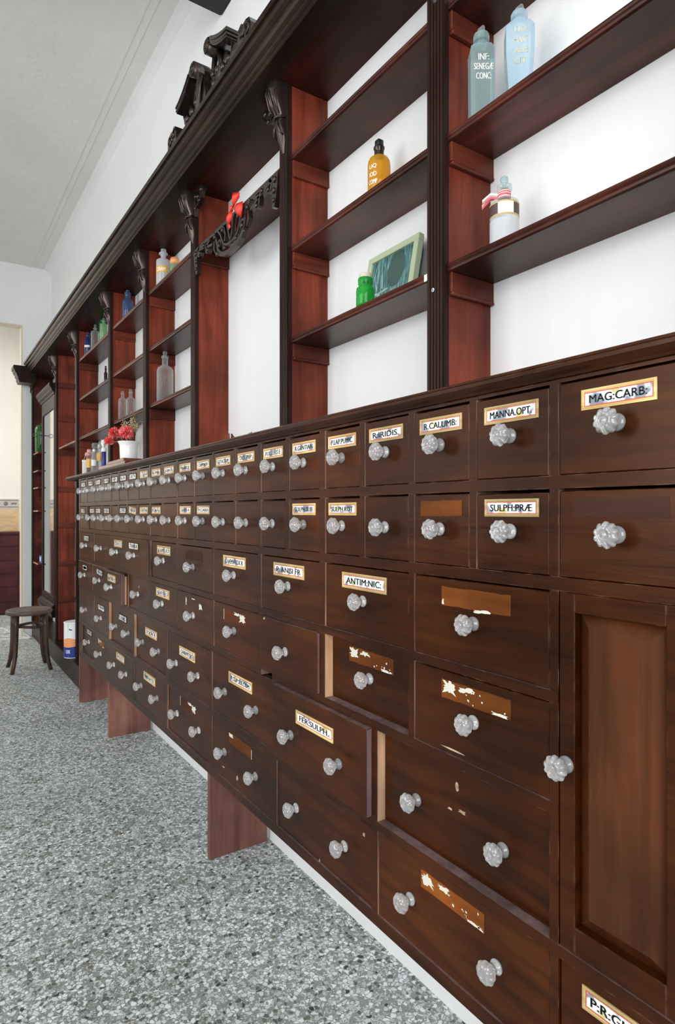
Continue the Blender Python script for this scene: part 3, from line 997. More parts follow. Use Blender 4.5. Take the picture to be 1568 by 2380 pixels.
drawer(COLS56[5], 5, 5, knobs=2, label='ERGOT', lw=0.15)
drawer(COLS56[6], 5, 6, lab='torn', lw=0.14)
drawer(COLS56[7], 5, 7, rec=0.018, label='SIN', lab='plain', lw=0.14)
drawer((0.42, 0.62), 5, 9, rec=0.004, label='P:R:GLYC', lw=0.118, knobs=1)

# panelled door at the near end
mb = MB()
dz0, dz1, dy0, dy1 = 0.5355, 1.0945, 0.4215, 0.6185
mb.bbox(0.001, 0.021, dy0, dy0 + 0.028, dz0, dz1, 0.0012)
mb.bbox(0.001, 0.021, dy1 - 0.027, dy1, dz0, dz1, 0.0012)
mb.bbox(0.001, 0.021, dy0 + 0.028, dy1 - 0.027, dz1 - 0.031, dz1, 0.0012)
mb.bbox(0.001, 0.021, dy0 + 0.028, dy1 - 0.027, dz0, dz0 + 0.042, 0.0012)
door = mb.build('door', M['drawer'], cab, (0.011, 0.52, 0.815))
mb = MB()
a0, a1, b0, b1 = dy0 + 0.028, dy1 - 0.027, dz0 + 0.042, dz1 - 0.031
s_ = 0.022
v = [(0.018, a0, b0), (0.018, a1, b0), (0.018, a1, b1), (0.018, a0, b1),
     (0.005, a0 + s_, b0 + s_), (0.005, a1 - s_, b0 + s_), (0.005, a1 - s_, b1 - s_), (0.005, a0 + s_, b1 - s_)]
mb.add(v, [(0, 4, 5, 1), (1, 5, 6, 2), (2, 6, 7, 3), (3, 7, 4, 0), (4, 7, 6, 5)])
mb.build('door_panel', wood('door_panel_wood', (0.032, 0.0095, 0.0035), (0.090, 0.028, 0.0095), 'Z', 0.36, 0.08, 0.8, 0.0, 0.4, (0.4, 0.24, 0.17), 0.25, 0.2), door, (0.011, 0.52, 0.815), fix=False)
knob_at(door, 0.001, dy1 - 0.0135, 0.826, 0.2)

# the continuous worktop
mb = MB()
mb.prism([(WX - 0.001, 1.4305), (-0.006, 1.4305), (-0.010, 1.434), (-0.017, 1.4375), (-0.0235, 1.4425), (-0.0245, 1.448), (-0.0205, 1.4515), (-0.0175, 1.4525), (-0.0170, 1.4560), (-0.013, 1.4575), (WX - 0.001, 1.4575)],
         'y', 0.385, 4.55)
o = mb.build('worktop', M['counter'], None, (0.1, 2.4, 1.43))
tag(o, 'long moulded dark wood worktop lying on the drawer cabinet', 'worktop')

# ------------------------------------------------------------------ wall shelving
SF = 0.091     # face of the fluted uprights
shelving = thing('wall_shelving', 'tall mahogany wall shelving with fluted uprights and black cornice above drawers', 'shelves', (0.16, 3.2, 1.4575))
PY = [0.30, 1.0035, 1.686, 2.458, 3.128, 3.835, 4.792, 5.62]
LOW = 0.15


def upright(yc, zb, xf=SF, zt=2.53):
    mb = MB()
    mb.box(xf + 0.016, WX - 0.0005, yc - 0.0245, yc + 0.0245, zb, zt, 1)
    # reeded face
    pts = [(xf + 0.016, yc - 0.0275), (xf + 0.003, yc - 0.0275)]
    n = 5
    wdt = 0.049
    for k in range(n):
        a = yc - wdt / 2 + wdt * k / n
        b = a + wdt / n
        pts += [(xf + 0.004, a + 0.0011), (xf + 0.0005, a + 0.0018), (xf, a + 0.0026), (xf, b - 0.0026), (xf + 0.0005, b - 0.0018), (xf + 0.004, b - 0.0011)]
    pts += [(xf + 0.003, yc + 0.0275), (xf + 0.016, yc + 0.0275)]
    k0 = len(mb.f)
    mb.prism(pts, 'z', zb, zt, 0)
    for q in range(k0, len(mb.f) - 2):
        p_ = [mb.v[i_] for i_ in mb.f[q]]
        ys = [p[1] for p in p_]
        if abs(p_[0][0] - (xf + .004)) < 1e-6 and all(abs(p[0] - (xf + .004)) < 1e-6 for p in p_) and max(ys) - min(ys) < .003:
            mb.m[q] = 2
    return mb.build('upright', [M['blackz'], M['red'], M['groove']], shelving, (xf + 0.05, yc, zb), fix=True)


def corbel_mesh():
    """acanthus bracket; local origin at the middle of its top against the upright"""
    mb = MB()
    ts = [0, .03, .08, .14, .20, .28, .36, .44, .50, .55, .60, .66, .74, .82, .90, 1.0]
    pj = [.030, .042, .050, .055, .057, .055, .048, .036, .028, .024, .026, .027, .022, .016, .010, .003]
    hw = [.022, .027, .029, .029, .028, .026, .024, .021, .019, .016, .0165, .019, .020, .017, .012, .004]
    H_ = 0.225
    n = 28
    v, f = [], []
    for k, t in enumerate(ts):
        z = -t * H_
        tw = 0.009 * math.sin(t * 3.0)
        for i in range(n + 1):
            u = -1 + 2 * i / n
            base = max(0.0, 1 - abs(u) ** 3.0) ** 0.5
            rid = 0.0042 * abs(math.sin((u * 2.5 + 0.55 * t * (1 if u > 0 else -1)) * PI)) * (0.25 if t < .03 else 1)
            d = pj[k] * (0.35 + 0.65 * base) - rid * (pj[k] / 0.05) - 0.001 * (abs(u) > .99)
            if i in (0, n):
                d = 0
            v.append((-d, u * hw[k] + tw * 0.0, z))
    for k in range(len(ts) - 1):
        for i in range(n):
            a = k * (n + 1) + i
            f.append((a, a + n + 1, a + n + 2, a + 1))
    mb.add(v, f, 0, True)
    mb.add(v[:n + 1], [list(range(n + 1))], 0)
    # tie and curling leaves
    tz = -.55 * H_
    mb.tube([(-.004, -.020, tz + .004), (-.026, -.012, tz), (-.029, 0, tz + .002), (-.026, .012, tz), (-.004, .020, tz + .004)], .0042, 8)
    for sg in (-1, 1):
        mb.tube([(-.022, sg * .006, tz - .006), (-.026, sg * .012, tz - .03), (-.022, sg * .018, tz - .048), (-.012, sg * .021, tz - .054)], [.003, .0042, .0038, .002], 6)
        mb.tube([(-.050, sg * .004, -.03), (-.056, sg * .010, -.06), (-.044, sg * .010, -.10), (-.028, sg * .006, tz + .006)], [.002, .0032, .0032, .002], 6)
        mb.tube([(-.040, sg * .018, -.03), (-.045, sg * .022, -.065), (-.034, sg * .019, -.095), (-.020, sg * .012, tz + .008)], [.002, .003, .003, .002], 6)
    return mb


corbel_m = None
ups = []
for yc in PY:
    zb = LOW if yc > 4.5 else 1.4577
    u_ = upright(yc, zb)
    ups.append(u_)
    if corbel_m is None:
        o = corbel_mesh().build('corbel', M['ebony'], u_, (0, 0, 0), fix=True)
        corbel_m = o.data
        o.location = Vector((SF + 0.002, yc, 2.553)) - WLOC[u_.name]
        WLOC[o.name] = Vector((SF + 0.002, yc, 2.553))
    else:
        link('corbel', corbel_m, u_, (SF + 0.002, yc, 2.553))
# end panel against the far wall
u_ = upright(6.70, LOW, 0.055)
u_.data.materials[1] = M['shelf']
o = link('corbel', corbel_m, u_, (0.057, 6.70, 2.545))
o.scale = (0.6, 0.8, 0.9)


def shelf(y0, y1, zt, xf=0.104, th=0.020, m='shelf', name='shelf'):
    mb = MB()
    prof = [(WX - 0.0008, zt - th), (xf + 0.006, zt - th), (xf + 0.001, zt - th + 0.002), (xf, zt - th + 0.006), (xf + 0.002, zt - th + 0.0095), (xf + 0.0005, zt - th + 0.011),
            (xf - 0.001, zt - 0.006), (xf + 0.001, zt - 0.0015), (xf + 0.004, zt), (WX - 0.0008, zt)]
    mb.prism(prof, 'y', y0, y1, 0)
    if m == 'shelfraw':
        for k in range(1, 8):
            mb.m[k] = 1
    return mb.build(name, [M['cleat'], M['shelfraw']] if m == 'shelfraw' else M[m], shelving, (0.17, (y0 + y1) / 2, zt - th))


def cleat(y, zt, side, x0=0.109, h=0.050):
    """batten under a shelf end, beaded along its lower edge; side=-1: fixed to the near face of an upright"""
    mb = MB()
    t = 0.010
    ya, yb = (y - t, y) if side < 0 else (y, y + t)
    mb.bbox(x0, WX - 0.0006, ya, yb, zt - h + 0.008, zt, 0.0008)
    mb.bbox(x0, WX - 0.0006, ya - (0.003 if side < 0 else 0), yb + (0.003 if side > 0 else 0), zt - h, zt - h + 0.008, 0.0025)
    return mb.build('cleat', M['cleat'], shelving, (0.17, y, zt - h))


SZ = (1.757, 2.038, 2.32)
for b in range(6):
    y0, y1 = PY[b] + 0.0246, PY[b + 1] - 0.0246
    for k, zt in enumerate(SZ):
        if b == 2 and k < 2:
            continue
        zz = 2.312 if b == 2 else zt
        shelf(y0 + 0.0005, y1 - 0.0005, zz)
        cleat(y1, zz - 0.0202, -1)
        cleat(y0, zz - 0.0202, 1)
# open bay by the cabinet end: battens, one thin shelf left
y0, y1 = PY[6] + 0.0246, PY[7] - 0.0246
shelf(y0 + .0005, y1 - .0005, 1.757, 0.112, 0.014, 'shelfraw')
for zz in (2.30, 2.02, 1.735, 1.43, 1.13, 0.81, 0.505):
    cleat(y1, zz, -1, h=0.045)
    cleat(y0, zz, 1, h=0.045)
# far glazed bay: shelves behind the mirror door
y0, y1 = PY[7] + 0.0246, 6.70 - 0.0246
for zz in (1.787, 1.615, 1.455, 1.235, 0.735):
    shelf(6.385, y1 - .0005, zz, 0.064, 0.014, 'shelfraw')
# plinth under the full-height bays
mb = MB()
mb.bbox(0.060, WX - 0.001, 4.262, WF - 0.002, 0.001, LOW - 0.0005, 0.003)
mb.build('plinth', M['black'], shelving, (0.15, 5.5, 0.0))
# soffit board and cornice
SOF = 2.530
mb = MB()
mb.box(0.040, WX - 0.0008, 0.25, WF - 0.002, SOF + 0.0005, SOF + 0.018)
mb.build('soffit_board', M['soffit'], shelving, (0.14, 3.5, SOF))
CPROF = [(0.060, SOF - 0.001), (0.004, SOF - 0.001), (0.001, SOF + 0.002), (0.001, SOF + 0.010), (-0.003, SOF + 0.012), (-0.007, SOF + 0.016), (-0.008, SOF + 0.021), (-0.005, SOF + 0.025),
         (-0.009, SOF + 0.028), (-0.015, SOF + 0.033), (-0.019, SOF + 0.040), (-0.020, SOF + 0.047), (-0.026, SOF + 0.050), (-0.033, SOF + 0.056), (-0.037, SOF + 0.064), (-0.038, SOF + 0.069),
         (-0.046, SOF + 0.070), (-0.046, SOF + 0.088), (-0.043, SOF + 0.090), (0.060, SOF + 0.090)]
mb = MB()
mb.prism(CPROF, 'y', 0.25, 6.46)
mb.box(0.060, WX - 0.001, 0.25, WF - 0.002, SOF + 0.072, SOF + 0.0895)
# the cornice breaks forward over the end panel
mb.prism([(x - 0.085 if x < 0.05 else x, SOF + .060 - (SOF + .090 - z) * 1.7) for x, z in CPROF], 'y', 6.46, 6.62)
cor = mb.build('cornice', M['black'], shelving, (0.0, 3.5, SOF))
# ---- crest: a broken swan-neck pediment with scrolls and pierced carving
CT = SOF + 0.090
YC = 2.072
mb = MB()


def mir(pts, sg):
    return [(YC + sg * y, z) for y, z in pts]


for sg in (-1, 1):
    up = [(.232, CT + .152), (.20, CT + .160), (.165, CT + .172), (.13, CT + .188), (.10, CT + .205), (.078, CT + .214), (.060, CT + .212), (.047, CT + .200), (.044, CT + .184), (.054, CT + .170), (.068, CT + .166)]
    lo = [(.080, CT + .170), (.084, CT + .180), (.098, CT + .178), (.12, CT + .160), (.15, CT + .142), (.19, CT + .128), (.232, CT + .118)]
    mb.prism(mir(up + lo, sg), 'x', -0.030, 0.045)
    # stepped mouldings on the neck
    for k, (dz, dx) in enumerate([(-.006, -.034), (-.018, -.032)]):
        pu = [(.236, CT + .150 + dz), (.20, CT + .157 + dz), (.165, CT + .169 + dz), (.13, CT + .185 + dz), (.105, CT + .200 + dz)]
        pl = [(y, z - .007) for y, z in pu[::-1]]
        mb.prism(mir(pu + pl, sg), 'x', dx, 0.046)
    # scroll rosette
    mb.lathe([(0.0001, -.040), (.010, -.040), (.013, -.034), (.024, -.033), (.026, -.028), (.026, .03)], 0, 0, 0, 18, 0, '-x')
    n0 = 18 * 6
    for q in range(len(mb.v) - n0 - 0, len(mb.v)):
        pass
    # pierced foliage under the neck
    for (p, r) in [([(.225, CT + .115), (.21, CT + .08), (.175, CT + .055), (.15, CT + .03), (.15, CT - .004)], .011),
                   ([(.10, CT + .165), (.115, CT + .12), (.105, CT + .08), (.08, CT + .05), (.075, CT - .004)], .012),
                   ([(.17, CT + .125), (.145, CT + .10), (.14, CT + .07), (.16, CT + .055)], .008),
                   ([(.06, CT + .17), (.05, CT + .13), (.055, CT + .09), (.04, CT + .05), (.045, CT - .004)], .010),
                   ([(.20, CT + .06), (.22, CT + .035), (.235, CT + .01), (.255, CT - .004)], .010),
                   ([(.12, CT + .06), (.11, CT + .03), (.12, CT - .004)], .009)]:
        mb.tube([(0.004, YC + sg * y, z) for y, z in p], r, 8)
    for (y, z, r) in [(.14, CT + .085, .016), (.19, CT + .085, .014), (.10, CT + .10, .014), (.07, CT + .07, .015), (.17, CT + .035, .013), (.055, CT + .11, .012)]:
        mb.ball((-0.002, YC + sg * y, z), r, 0, 2, (.8, 1, 1))
    mb.box(-0.006, 0.012, min(YC + sg * .03, YC + sg * .24), max(YC + sg * .03, YC + sg * .24), CT - 0.002, CT + .022)
    mb.prism(mir([(.03, CT), (.235, CT), (.21, CT + .04), (.19, CT + .07), (.17, CT + .06), (.15, CT + .09), (.11, CT + .08), (.09, CT + .11), (.06, CT + .09), (.03, CT + .11)], sg), 'x', 0.0, 0.012)
    # small scroll at the foot
    fo = 0.0 if sg > 0 else 0.075
    pts = [(.238, CT), (.240, CT + .05), (.252, CT + .082), (.268, CT + .086), (.280, CT + .076), (.300, CT + .079), (.322, CT + .072), (.335, CT + .050), (.335, CT + .020), (.328, CT)]
    mb.prism(mir([(y + fo, z) for y, z in pts], sg), 'x', -0.030, 0.030)
    mb.tube([(-0.031, YC + sg * (y + fo), z) for y, z in arc(.305, CT + .045, .024, 200, -300, 16, .004)], .0040, 6)
    mb.tube([(-0.031, YC + sg * (y + fo), z) for y, z in arc(.262, CT + .055, .018, 120, -200, 10, .004)], .0035, 6)
    if fo:
        mb.box(-.010, .012, YC - .32, YC - .22, CT + .052, CT + .070)
        mb.box(-.010, .012, YC - .325, YC - .22, CT - .001, CT + .020)
# rosettes at the scroll ends
for sg in (-1, 1):
    for ring in range(3):
        mb.tube([(-0.031, YC + sg * (.066 + 0.001), CT + .190)] * 1 + [(-0.031 - .002 * ring, YC + sg * (y), z) for y, z in arc(.067, CT + .191, .020 - .006 * ring, 0, 360, 16)], .0028, 6)
# central shell between the scrolls
mb.prism([(YC + y, z) for y, z in [(-.042, CT), (.042, CT), (.046, CT + .05), (.032, CT + .09), (.040, CT + .125), (.022, CT + .150), (0, CT + .158), (-.022, CT + .150), (-.040, CT + .125), (-.032, CT + .09), (-.046, CT + .05)]], 'x', -0.026, 0.020)
for k in range(-2, 3):
    mb.tube([(-.026, YC, CT + .02), (-.034, YC + k * .009, CT + .08), (-.028, YC + k * .016, CT + .140 - abs(k) * .012)], [.003, .005, .004], 6)
# drop the stray lathe blanks made at the origin: shift them onto the scroll centres
cnt = 0
keepv = mb.v
i = 0
out = []
for (x_, y_, z_) in keepv:
    out.append((x_, y_, z_))
blank = [k for k, p in enumerate(out) if abs(p[1]) < 0.05 and abs(p[2]) < 0.05]
half = len(blank) // 2
for q, k in enumerate(blank):
    sg = -1 if q < half else 1
    x_, y_, z_ = out[k]
    out[k] = (x_ - 0.0 if x_ < 0 else x_, y_ + YC + sg * 0.067, z_ + CT + 0.191)
mb.v = out
mb.build('crest', M['ebony'], shelving, (0.0, YC, CT), fix=True)


# ---- fretwork hanging under the arch-bay shelf
mb = MB()
FX0, FX1 = 0.086, 0.102


def bar(pts, wd, x0=FX0, x1=FX1):
    """flat carved strip following a line in the y-z plane"""
    n = len(pts)
    L, R_ = [], []
    wds = wd if isinstance(wd, (list, tuple)) else [wd] * n
    for k in range(n):
        a, b = pts[max(k - 1, 0)], pts[min(k + 1, n - 1)]
        dy, dz = b[0] - a[0], b[1] - a[1]
        l = math.hypot(dy, dz) or 1
        nx, nz = -dz / l, dy / l
        L.append((pts[k][0] + nx * wds[k] / 2, pts[k][1] + nz * wds[k] / 2))
        R_.append((pts[k][0] - nx * wds[k] / 2, pts[k][1] - nz * wds[k] / 2))
    for k in range(n - 1):
        mb.prism([L[k], L[k + 1], R_[k + 1], R_[k]], 'x', x0, x1)


mb.box(FX0 + .004, FX1, 1.7135, 2.4325, 2.279, 2.2915)
for sg in (-1, 1):
    c = 2.072

    def Q(p):
        return [(c + sg * y, z) for y, z in p]
    # end drop
    bar(Q([(.345, 2.285), (.340, 2.25), (.335, 2.215), (.330, 2.183)]), [.030, .034, .028, .016])
    bar(Q(arc(.300, 2.262, .020, 90, -160, 10, .012)), .010)
    bar(Q([(.325, 2.28), (.27, 2.268), (.225, 2.262), (.19, 2.272)]), [.016, .015, .013, .010])
    bar(Q(arc(.215, 2.245, .018, 60, -190, 10, .009)), .010)
    bar(Q([(.23, 2.262), (.20, 2.25), (.165, 2.245)]), .009)
    # rising leaf and large C-scroll
    bar(Q([(.16, 2.282), (.135, 2.262), (.122, 2.235), (.112, 2.205), (.090, 2.182), (.055, 2.170), (.02, 2.166), (0, 2.166)]), [.012, .014, .014, .015, .017, .018, .018, .018])
    bar(Q([(.115, 2.275), (.09, 2.255), (.075, 2.228), (.058, 2.206), (.03, 2.196), (0, 2.193)]), [.009, .010, .010, .010, .009, .009])
    bar(Q([(.075, 2.28), (.055, 2.262), (.045, 2.238), (.05, 2.215)]), .010)
    bar(Q([(.035, 2.282), (.022, 2.25), (.010, 2.22), (0, 2.20)]), .009)
    bar(Q(arc(.098, 2.222, .016, 0, 300, 10, .008)), .008)
    for (y, z, r) in [(.34, 2.268, .011), (.335, 2.235, .010), (.333, 2.205, .008), (.295, 2.255, .009), (.212, 2.238, .009), (.10, 2.215, .010), (.05, 2.19, .009), (.14, 2.262, .009), (.068, 2.262, .009), (.25, 2.27, .009), (.115, 2.19, .010)]:
        mb.ball((FX0 - .001, c + sg * y, z), r, 0, 2, (.6, 1, 1))
    bar(Q([(.135, 2.20), (.15, 2.222), (.145, 2.25)]), [.004, .012, .008])
mb.build('fretwork', M['ebony'], shelving, (0.094, 2.07, 2.285), fix=True)
# carved brackets in the top corners of the arch bay
for sg, yy in ((1, PY[2] + 0.028), (-1, PY[3] - 0.028)):
    mb = MB()

    def Q(p):
        return [(yy + sg * y, z) for y, z in p]
    bar(Q([(.004, 2.528), (.05, 2.524), (.085, 2.515), (.10, 2.498)]), [.010, .014, .016, .010])
    bar(Q([(.006, 2.525), (.008, 2.49), (.010, 2.455), (.006, 2.425)]), [.010, .014, .014, .006])
    bar(Q(arc(.045, 2.490, .022, 80, -200, 12, .010)), .011)
    bar(Q([(.02, 2.46), (.045, 2.462), (.07, 2.480), (.082, 2.505)]), .011)
    for (y, z, r) in [(.045, 2.49, .010), (.02, 2.50, .010), (.08, 2.505, .010), (.014, 2.455, .008), (.06, 2.47, .008)]:
        mb.ball((FX0 - .001, yy + sg * y, z), r, 0, 2, (.6, 1, 1))
    mb.build('spandrel_bracket', M['ebony'], shelving, (0.094, yy, 2.52), fix=True)
# ---- mirror door in the far bay
mb = MB()
mx0, my0, my1 = 0.090, 5.66, 6.33
mb.bbox(mx0, mx0 + 0.025, my1 - 0.05, my1, 0.44, 2.22, 0.003)
mb.bbox(mx0, mx0 + 0.025, my0, my0 + 0.05, 0.44, 2.22, 0.003)
mb.bbox(mx0, mx0 + 0.025, my0 + 0.05, my1 - 0.05, 2.10, 2.22, 0.003)
mb.bbox(mx0, mx0 + 0.025, my0 + 0.05, my1 - 0.05, 0.44, 0.50, 0.003)
mb.prism([(mx0 + 0.025, 2.22), (mx0 - 0.004, 2.22), (mx0 - 0.008, 2.235), (mx0 - 0.022, 2.25), (mx0 - 0.025, 2.262), (mx0 - 0.040, 2.285), (mx0 - 0.040, 2.31), (mx0 + 0.025, 2.31)], 'y', my0, my1 + 0.05)
mb.prism([(mx0 + 0.025, 0.33), (mx0 - 0.020, 0.33), (mx0 - 0.024, 0.36), (mx0 - 0.034, 0.385), (mx0 - 0.034, 0.405), (mx0 - 0.012, 0.43), (mx0, 0.44), (mx0 + 0.025, 0.44)], 'y', my0, my1 + 0.03)
md = mb.build('mirror_door', M['blackz'], shelving, (mx0, 6.0, 0.33))
MB().box(mx0 + 0.008, mx0 + 0.014, my0 + 0.049, my1 - 0.049, 0.499, 2.101).build('mirror_pane', M['mirror'], md, (mx0, 6.0, 1.2))
mb = MB()
kz = 1.93
mb.tube([(mx0 + .002, my1 - .025, kz), (mx0 - .045, my1 - .025, kz)], .004, 8)
mb.tube([(mx0 - .060 + .016 * math.cos(a / 14 * 2 * PI), my1 - .025, kz + .016 * math.sin(a / 14 * 2 * PI)) for a in range(15)], .003, 6)
mb.build('key', M['iron'], md, (mx0, my1 - .025, kz))

# small stickers left on the woodwork
mb = MB()
mb.lathe([(.0001, 0), (.0042, 0), (.0042, .0006), (.0001, .0006)], SF - 0.0002, 1.0085, 1.705, 16, 0, '-x')
mb.lathe([(.0001, .0007), (.0026, .0007), (.0001, .0008)], SF - 0.0002, 1.0085, 1.705, 12, 1, '-x')
o = mb.build('sticker', [M['paper'], simple('sticker_blue', (0.10, 0.24, 0.55), 0.5)], None, (SF, 1.0085, 1.705))
tag(o, 'tiny round white and blue sticker on fluted upright', 'sticker')
o = MB().box(0.1020, 0.1034, 1.0292, 1.0500, 1.7375, 1.7530).build('paper_tag', M['paper'], None, (0.103, 1.04, 1.745))
tag(o, 'small white paper tag stuck on shelf edge beside fluted upright', 'tag')

# ------------------------------------------------------------------ bottles and jars on the shelves


def vessel(name, label, cat, x, y, z, prof, glass, stopper=None, smat=None, bands=(), texts=(), group=None, seg=28, square=False, rotz=0.0):
    """body is the top-level mesh; stopper, labels are its parts. prof: (r,h) from the base up"""
    mb = MB()
    if square:
        # chamfered square section
        for k in range(len(prof) - 1):
            pass
        v, f = [], []
        n = 16
        for r, h in prof:
            for i in range(n):
                a = 2 * PI * (i + .5) / n
                if r > square:
                    cth, sth = math.cos(a), math.sin(a)
                    q = 1 / max(abs(cth), abs(sth), (abs(cth) + abs(sth)) / 1.72)
                    px, py = r * q * cth, r * q * sth
                else:
                    px, py = r * math.cos(a), r * math.sin(a)
                c_, s__ = math.cos(rotz), math.sin(rotz)
                v.append((x + px * c_ - py * s__, y + px * s__ + py * c_, z + h))
        for k in range(len(prof) - 1):
            for i in range(n):
                j = (i + 1) % n
                f.append((k * n + i, k * n + j, (k + 1) * n + j, (k + 1) * n + i))
        mb.add(v, f, 0, False)
        mb.add(v[:n], [list(range(n - 1, -1, -1))], 0)
        mb.add(v[-n:], [list(range(n))], 0)
    else:
        mb.lathe(prof, x, y, z, seg)
    o = mb.build(name, glass, None, (x, y, z))
    tag(o, label, cat, group)
    if stopper:
        kind, r, h0, h1 = stopper
        sb = MB()
        if kind == 'flat':      # flat upright finger-grip
            sb.lathe([(r * .62, h0 - .012), (r * .7, h0), (r * .62, h0 + .003)], x, y, z, 16)
            sb.bbox(x - r * .38, x + r * .38, y - r * .85, y + r * .85, z + h0 + .002, z + h1, r * .35, 0, 2, True)
        elif kind == 'cube':
            sb.lathe([(r * .7, h0 - .01), (r * .75, h0), (r * .7, h0 + .004)], x, y, z, 16)
            sb.bbox(x - r * .9, x + r * .9, y - r * .9, y + r * .9, z + h0 + .003, z + h1, r * .25, 0, 2, True)
        elif kind == 'ball':
            sb.lathe([(r * .55, h0 - .008), (r * .5, h0 + .001), (r * .8, h0 + (h1 - h0) * .3), (r, h0 + (h1 - h0) * .6), (r * .85, h0 + (h1 - h0) * .85), (r * .3, h1), (.0001, h1)], x, y, z, 16)
        elif kind == 'cork':
            sb.lathe([(r * .9, h0 - .01), (r * .95, h0), (r, h1 - .002), (r * .93, h1), (.0001, h1)], x, y, z, 18)
        elif kind == 'disc':
            sb.lathe([(r * .6, h0 - .006), (r * .6, h0), (r, h0 + .002), (r * 1.02, (h0 + h1) / 2), (r * .9, h1 - .002), (.0001, h1)], x, y, z, 22)
        sb.build('stopper', smat or glass, o, (x, y, z + h0))
    for (r, h0, h1, a0, a1, mt) in bands:
        bb = MB()
        n = 14
        v = []
        for k in range(n + 1):
            a = math.radians(a0 + (a1 - a0) * k / n)
            for hh in (h0, h1):
                v.append((x + r * math.cos(a), y + r * math.sin(a), z + hh))
        bb.add(v, [(2 * k, 2 * k + 2, 2 * k + 3, 2 * k + 1) for k in range(n)], 0, True)
        bb.build('label', mt, o, (x, y, z + h0))
    if texts:
        tb = MB()
        for (txt, r, ang, hc, wd, hh) in texts:
            if square:
                ca, sa = math.cos(ang), math.sin(ang)
                # face normal (ca,sa); reader's right is (-sa, ca) turned
                tb_fn = lambda u, v_, ca=ca, sa=sa, r=r, hc=hc: (x + ca * r - sa * u, y + sa * r + ca * u, z + hc + v_)
            else:
                tb_fn = lambda u, v_, r=r, ang=ang, hc=hc: (x + r * math.cos(ang + u / r), y + r * math.sin(ang + u / r), z + hc + v_)
            put_text(tb, txt, wd, hh, tb_fn, 0, True, hh * 0.02)
        tb.build('lettering', texts_mat.get(name + label, M['whitetext']), o, (x, y, z))
    return o


texts_mat = {}


def bottle_prof(r, hs, rn, hn, hc, rc, foot=.003, sh=.4):
    """round bottle: body radius r to shoulder hs, neck rn up to hn, collar rc to hc"""
    return [(r * .55, 0.0008), (r * .9, 0.0), (r, foot), (r, hs - r * sh), (r * .96, hs - r * sh * .45), (r * .80, hs - r * .08), (r * .5, hs + r * .10), (rn * 1.12, hs + r * .20), (rn, hs + r * .32),
            (rn, hn), (rc, hn + .002), (rc * 1.02, (hn + hc) / 2), (rc, hc), (rn * .7, hc + .0005), (rn * .62, hc - .01)]


S3, S2, S1 = 2.3203, 2.0383, 1.7573
TOC = math.atan2(-0.9, -0.9)
# right bay, upper shelf
sq = [(.021, 0.0), (.0245, .002), (.0255, .160), (.024, .166), (.0165, .170), (.0125, .171), (.0115, .176), (.0125, .181), (.0165, .184), (.0172, .194), (.0155, .1995), (.009, .200)]
FACE = PI * 1.5 - 0.62      # the label face looks towards the room and the near end
vessel('bottle', 'tall square aqua bottle lettered INF SENEGAE CONC beside fluted upright', 'bottle', .155, .928, S2, sq, M['g_aqua'], ('flat', .0105, .200, .217), M['g_clear'],
       texts=[('INF:', .0262, FACE, .135, .022, .0135), ('SENEG\u00c6', .0262, FACE, .115, .040, .0135), ('CONC:', .0262, FACE, .095, .031, .0135)], square=.02, rotz=FACE)
sq2 = [(.018, 0.0), (.0205, .002), (.0275, .10), (.0278, .150), (.025, .156), (.0165, .160), (.0125, .161), (.012, .166), (.013, .172), (.0165, .176), (.0170, .184), (.015, .188), (.009, .1885)]
lab_ = 'pale blue square bottle with faded gilt lettering, second from fluted upright'
texts_mat['bottle' + lab_] = M['goldtext']
F2 = PI * 1.5 - 0.75
vessel('bottle', lab_, 'bottle', .165, .835, S2, sq2, M['g_pale'], ('flat', .0115, .1885, .203), M['g_clear'],
       texts=[('LIQ:', .0284, F2, .135, .024, .012), ('HAST', .0283, F2, .115, .028, .012), ('ASS\u00c6', .0278, F2, .095, .026, .012), ('CIT.', .0264, F2, .075, .026, .012)], square=.02, rotz=F2)
# crumpled white scrap on the same shelf
bm = bmesh.new()
bmesh.ops.create_icosphere(bm, subdivisions=4, radius=1)
for v_ in bm.verts:
    q = 0.75 + 0.5 * noise.noise(v_.co * 2.1) + 0.15 * noise.noise(v_.co * 6.0)
    v_.co = Vector((v_.co.x * .020 * q, v_.co.y * .032 * q, max(-.028, v_.co.z * .050 * q)))
mb = MB()
mb.bm(bm, 0, False, Matrix.Translation((.195, .737, S2 + .0283)))
o = mb.build('paper_scrap', M['paper'], None, (.195, .737, S2))
tag(o, 'crumpled white paper scrap lying on upper shelf past pale blue bottle', 'paper')
